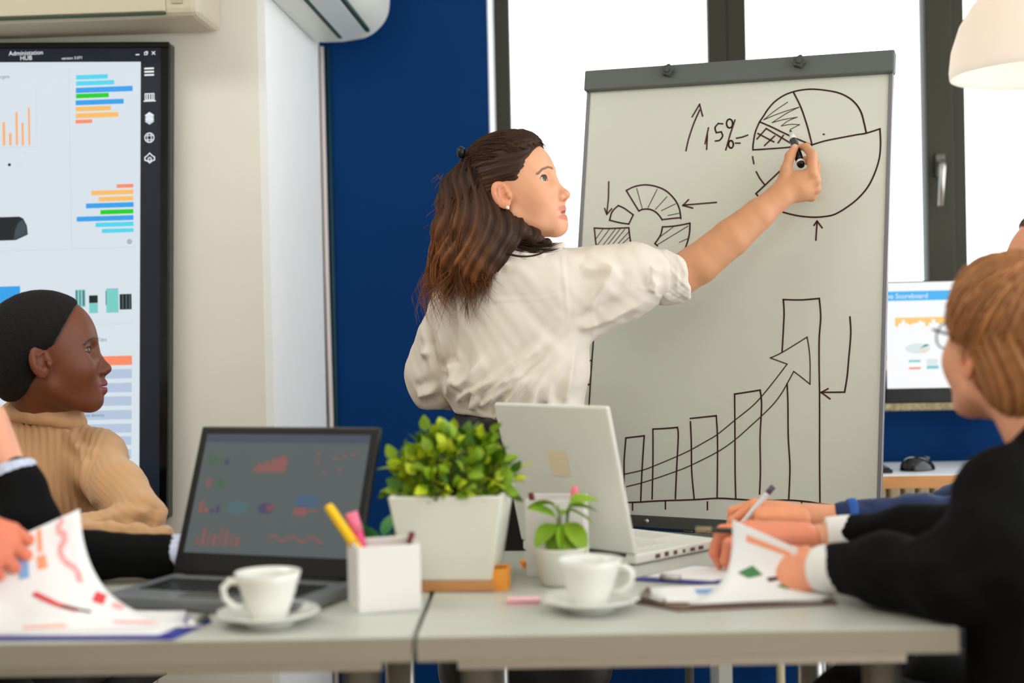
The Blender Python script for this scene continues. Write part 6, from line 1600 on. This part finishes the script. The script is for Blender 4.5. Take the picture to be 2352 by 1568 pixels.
# ================================================================== report pages
sheet('lifted report page curling up over the blue clipboard',
      [(-0.88, 1.885, 0.7462), (-0.885, 1.90, 0.753), (-0.89, 1.92, 0.767), (-0.893, 1.938, 0.787), (-0.895, 1.952, 0.812), (-0.896, 1.962, 0.838)],
      [(-0.552, 1.928, 0.7462), (-0.64, 1.957, 0.755), (-0.70, 1.99, 0.776), (-0.733, 2.008, 0.808), (-0.753, 2.022, 0.85), (-0.762, 2.032, 0.897)],
      [(0, [(0.42, 0.66), (0.50, 0.66), (0.50, 0.95), (0.42, 0.95)], 0), (1, [(0.58, 0.70), (0.66, 0.70), (0.66, 0.80), (0.58, 0.80)], 0), (1, [(0.60, 0.82), (0.64, 0.82), (0.64, 0.98), (0.60, 0.98)], 0),
       (5, [(0.84, 0.98), (0.78, 0.92), (0.86, 0.86), (0.78, 0.80), (0.80, 0.72), (0.88, 0.64), (0.86, 0.55)], 0.045),
       (2, [(0.52, 0.50), (0.58, 0.46), (0.66, 0.36), (0.60, 0.40)], 0), (2, [(0.50, 0.52), (0.62, 0.38), (0.70, 0.31)], 0.05), (4, [(0.62, 0.37), (0.76, 0.28)], 0.03), (2, [(0.86, 0.36), (0.95, 0.44)], 0.06), (5, [(0.92, 0.30), (0.98, 0.33)], 0.05), (1, [(0.3, 0.12), (0.5, 0.12)], 0.04), (5, [(0.75, 0.14), (0.9, 0.10)], 0.05)], 1)
fp = sheet('flat report page lying on the blue clipboard', [(-0.90, 1.885, 0.7449), (-0.90, 1.95, 0.7449), (-0.90, 2.04, 0.7449)], [(-0.600, 1.880, 0.7449), (-0.590, 1.95, 0.7449), (-0.610, 2.04, 0.7449)], [], 1)
sheet('report page with green charts curling over the brown clipboard',
      [(0.118, 2.045, 0.7470), (0.160, 2.125, 0.751), (0.186, 2.165, 0.772), (0.196, 2.182, 0.808), (0.198, 2.190, 0.848)],
      [(0.325, 2.080, 0.7470), (0.340, 2.120, 0.750), (0.345, 2.160, 0.757), (0.347, 2.180, 0.768), (0.347, 2.188, 0.779)],
      [(1, [(0.14, 0.86), (0.58, 0.84)], 0.06), (3, [(0.10, 0.50), (0.22, 0.60), (0.34, 0.50), (0.22, 0.44)], 0), (4, [(0.38, 0.46), (0.48, 0.50), (0.50, 0.44), (0.42, 0.40)], 0), (3, [(0.50, 0.34), (0.60, 0.42), (0.72, 0.34), (0.60, 0.28)], 0), (0, [(0.62, 0.36), (0.72, 0.40), (0.76, 0.34), (0.66, 0.31)], 0), (2, [(0.78, 0.28), (0.90, 0.27)], 0.05), (5, [(0.60, 0.70), (0.72, 0.66)], 0.05), (5, [(0.78, 0.74), (0.86, 0.72)], 0.05), (5, [(0.80, 0.56), (0.90, 0.50)], 0.04)], 1)
sheet('white report page spread beneath the curling page', [(0.080, 2.075, 0.7449), (0.072, 2.13, 0.7449), (0.07, 2.19, 0.7449)], [(0.315, 2.068, 0.7449), (0.312, 2.15, 0.7449), (0.30, 2.23, 0.7449)], [(0, [(0.28, 0.45), (0.44, 0.45), (0.44, 0.72), (0.28, 0.72)], 0), (5, [(0.5, 0.2), (0.7, 0.2)], 0.08)], 1)
sheet('white page lying on the blue clipboard by the laptop', [(0.065, 2.285, 0.7449), (0.10, 2.33, 0.7449), (0.15, 2.385, 0.7449)], [(0.17, 2.24, 0.7449), (0.21, 2.28, 0.7449), (0.26, 2.335, 0.7449)], [], 1)
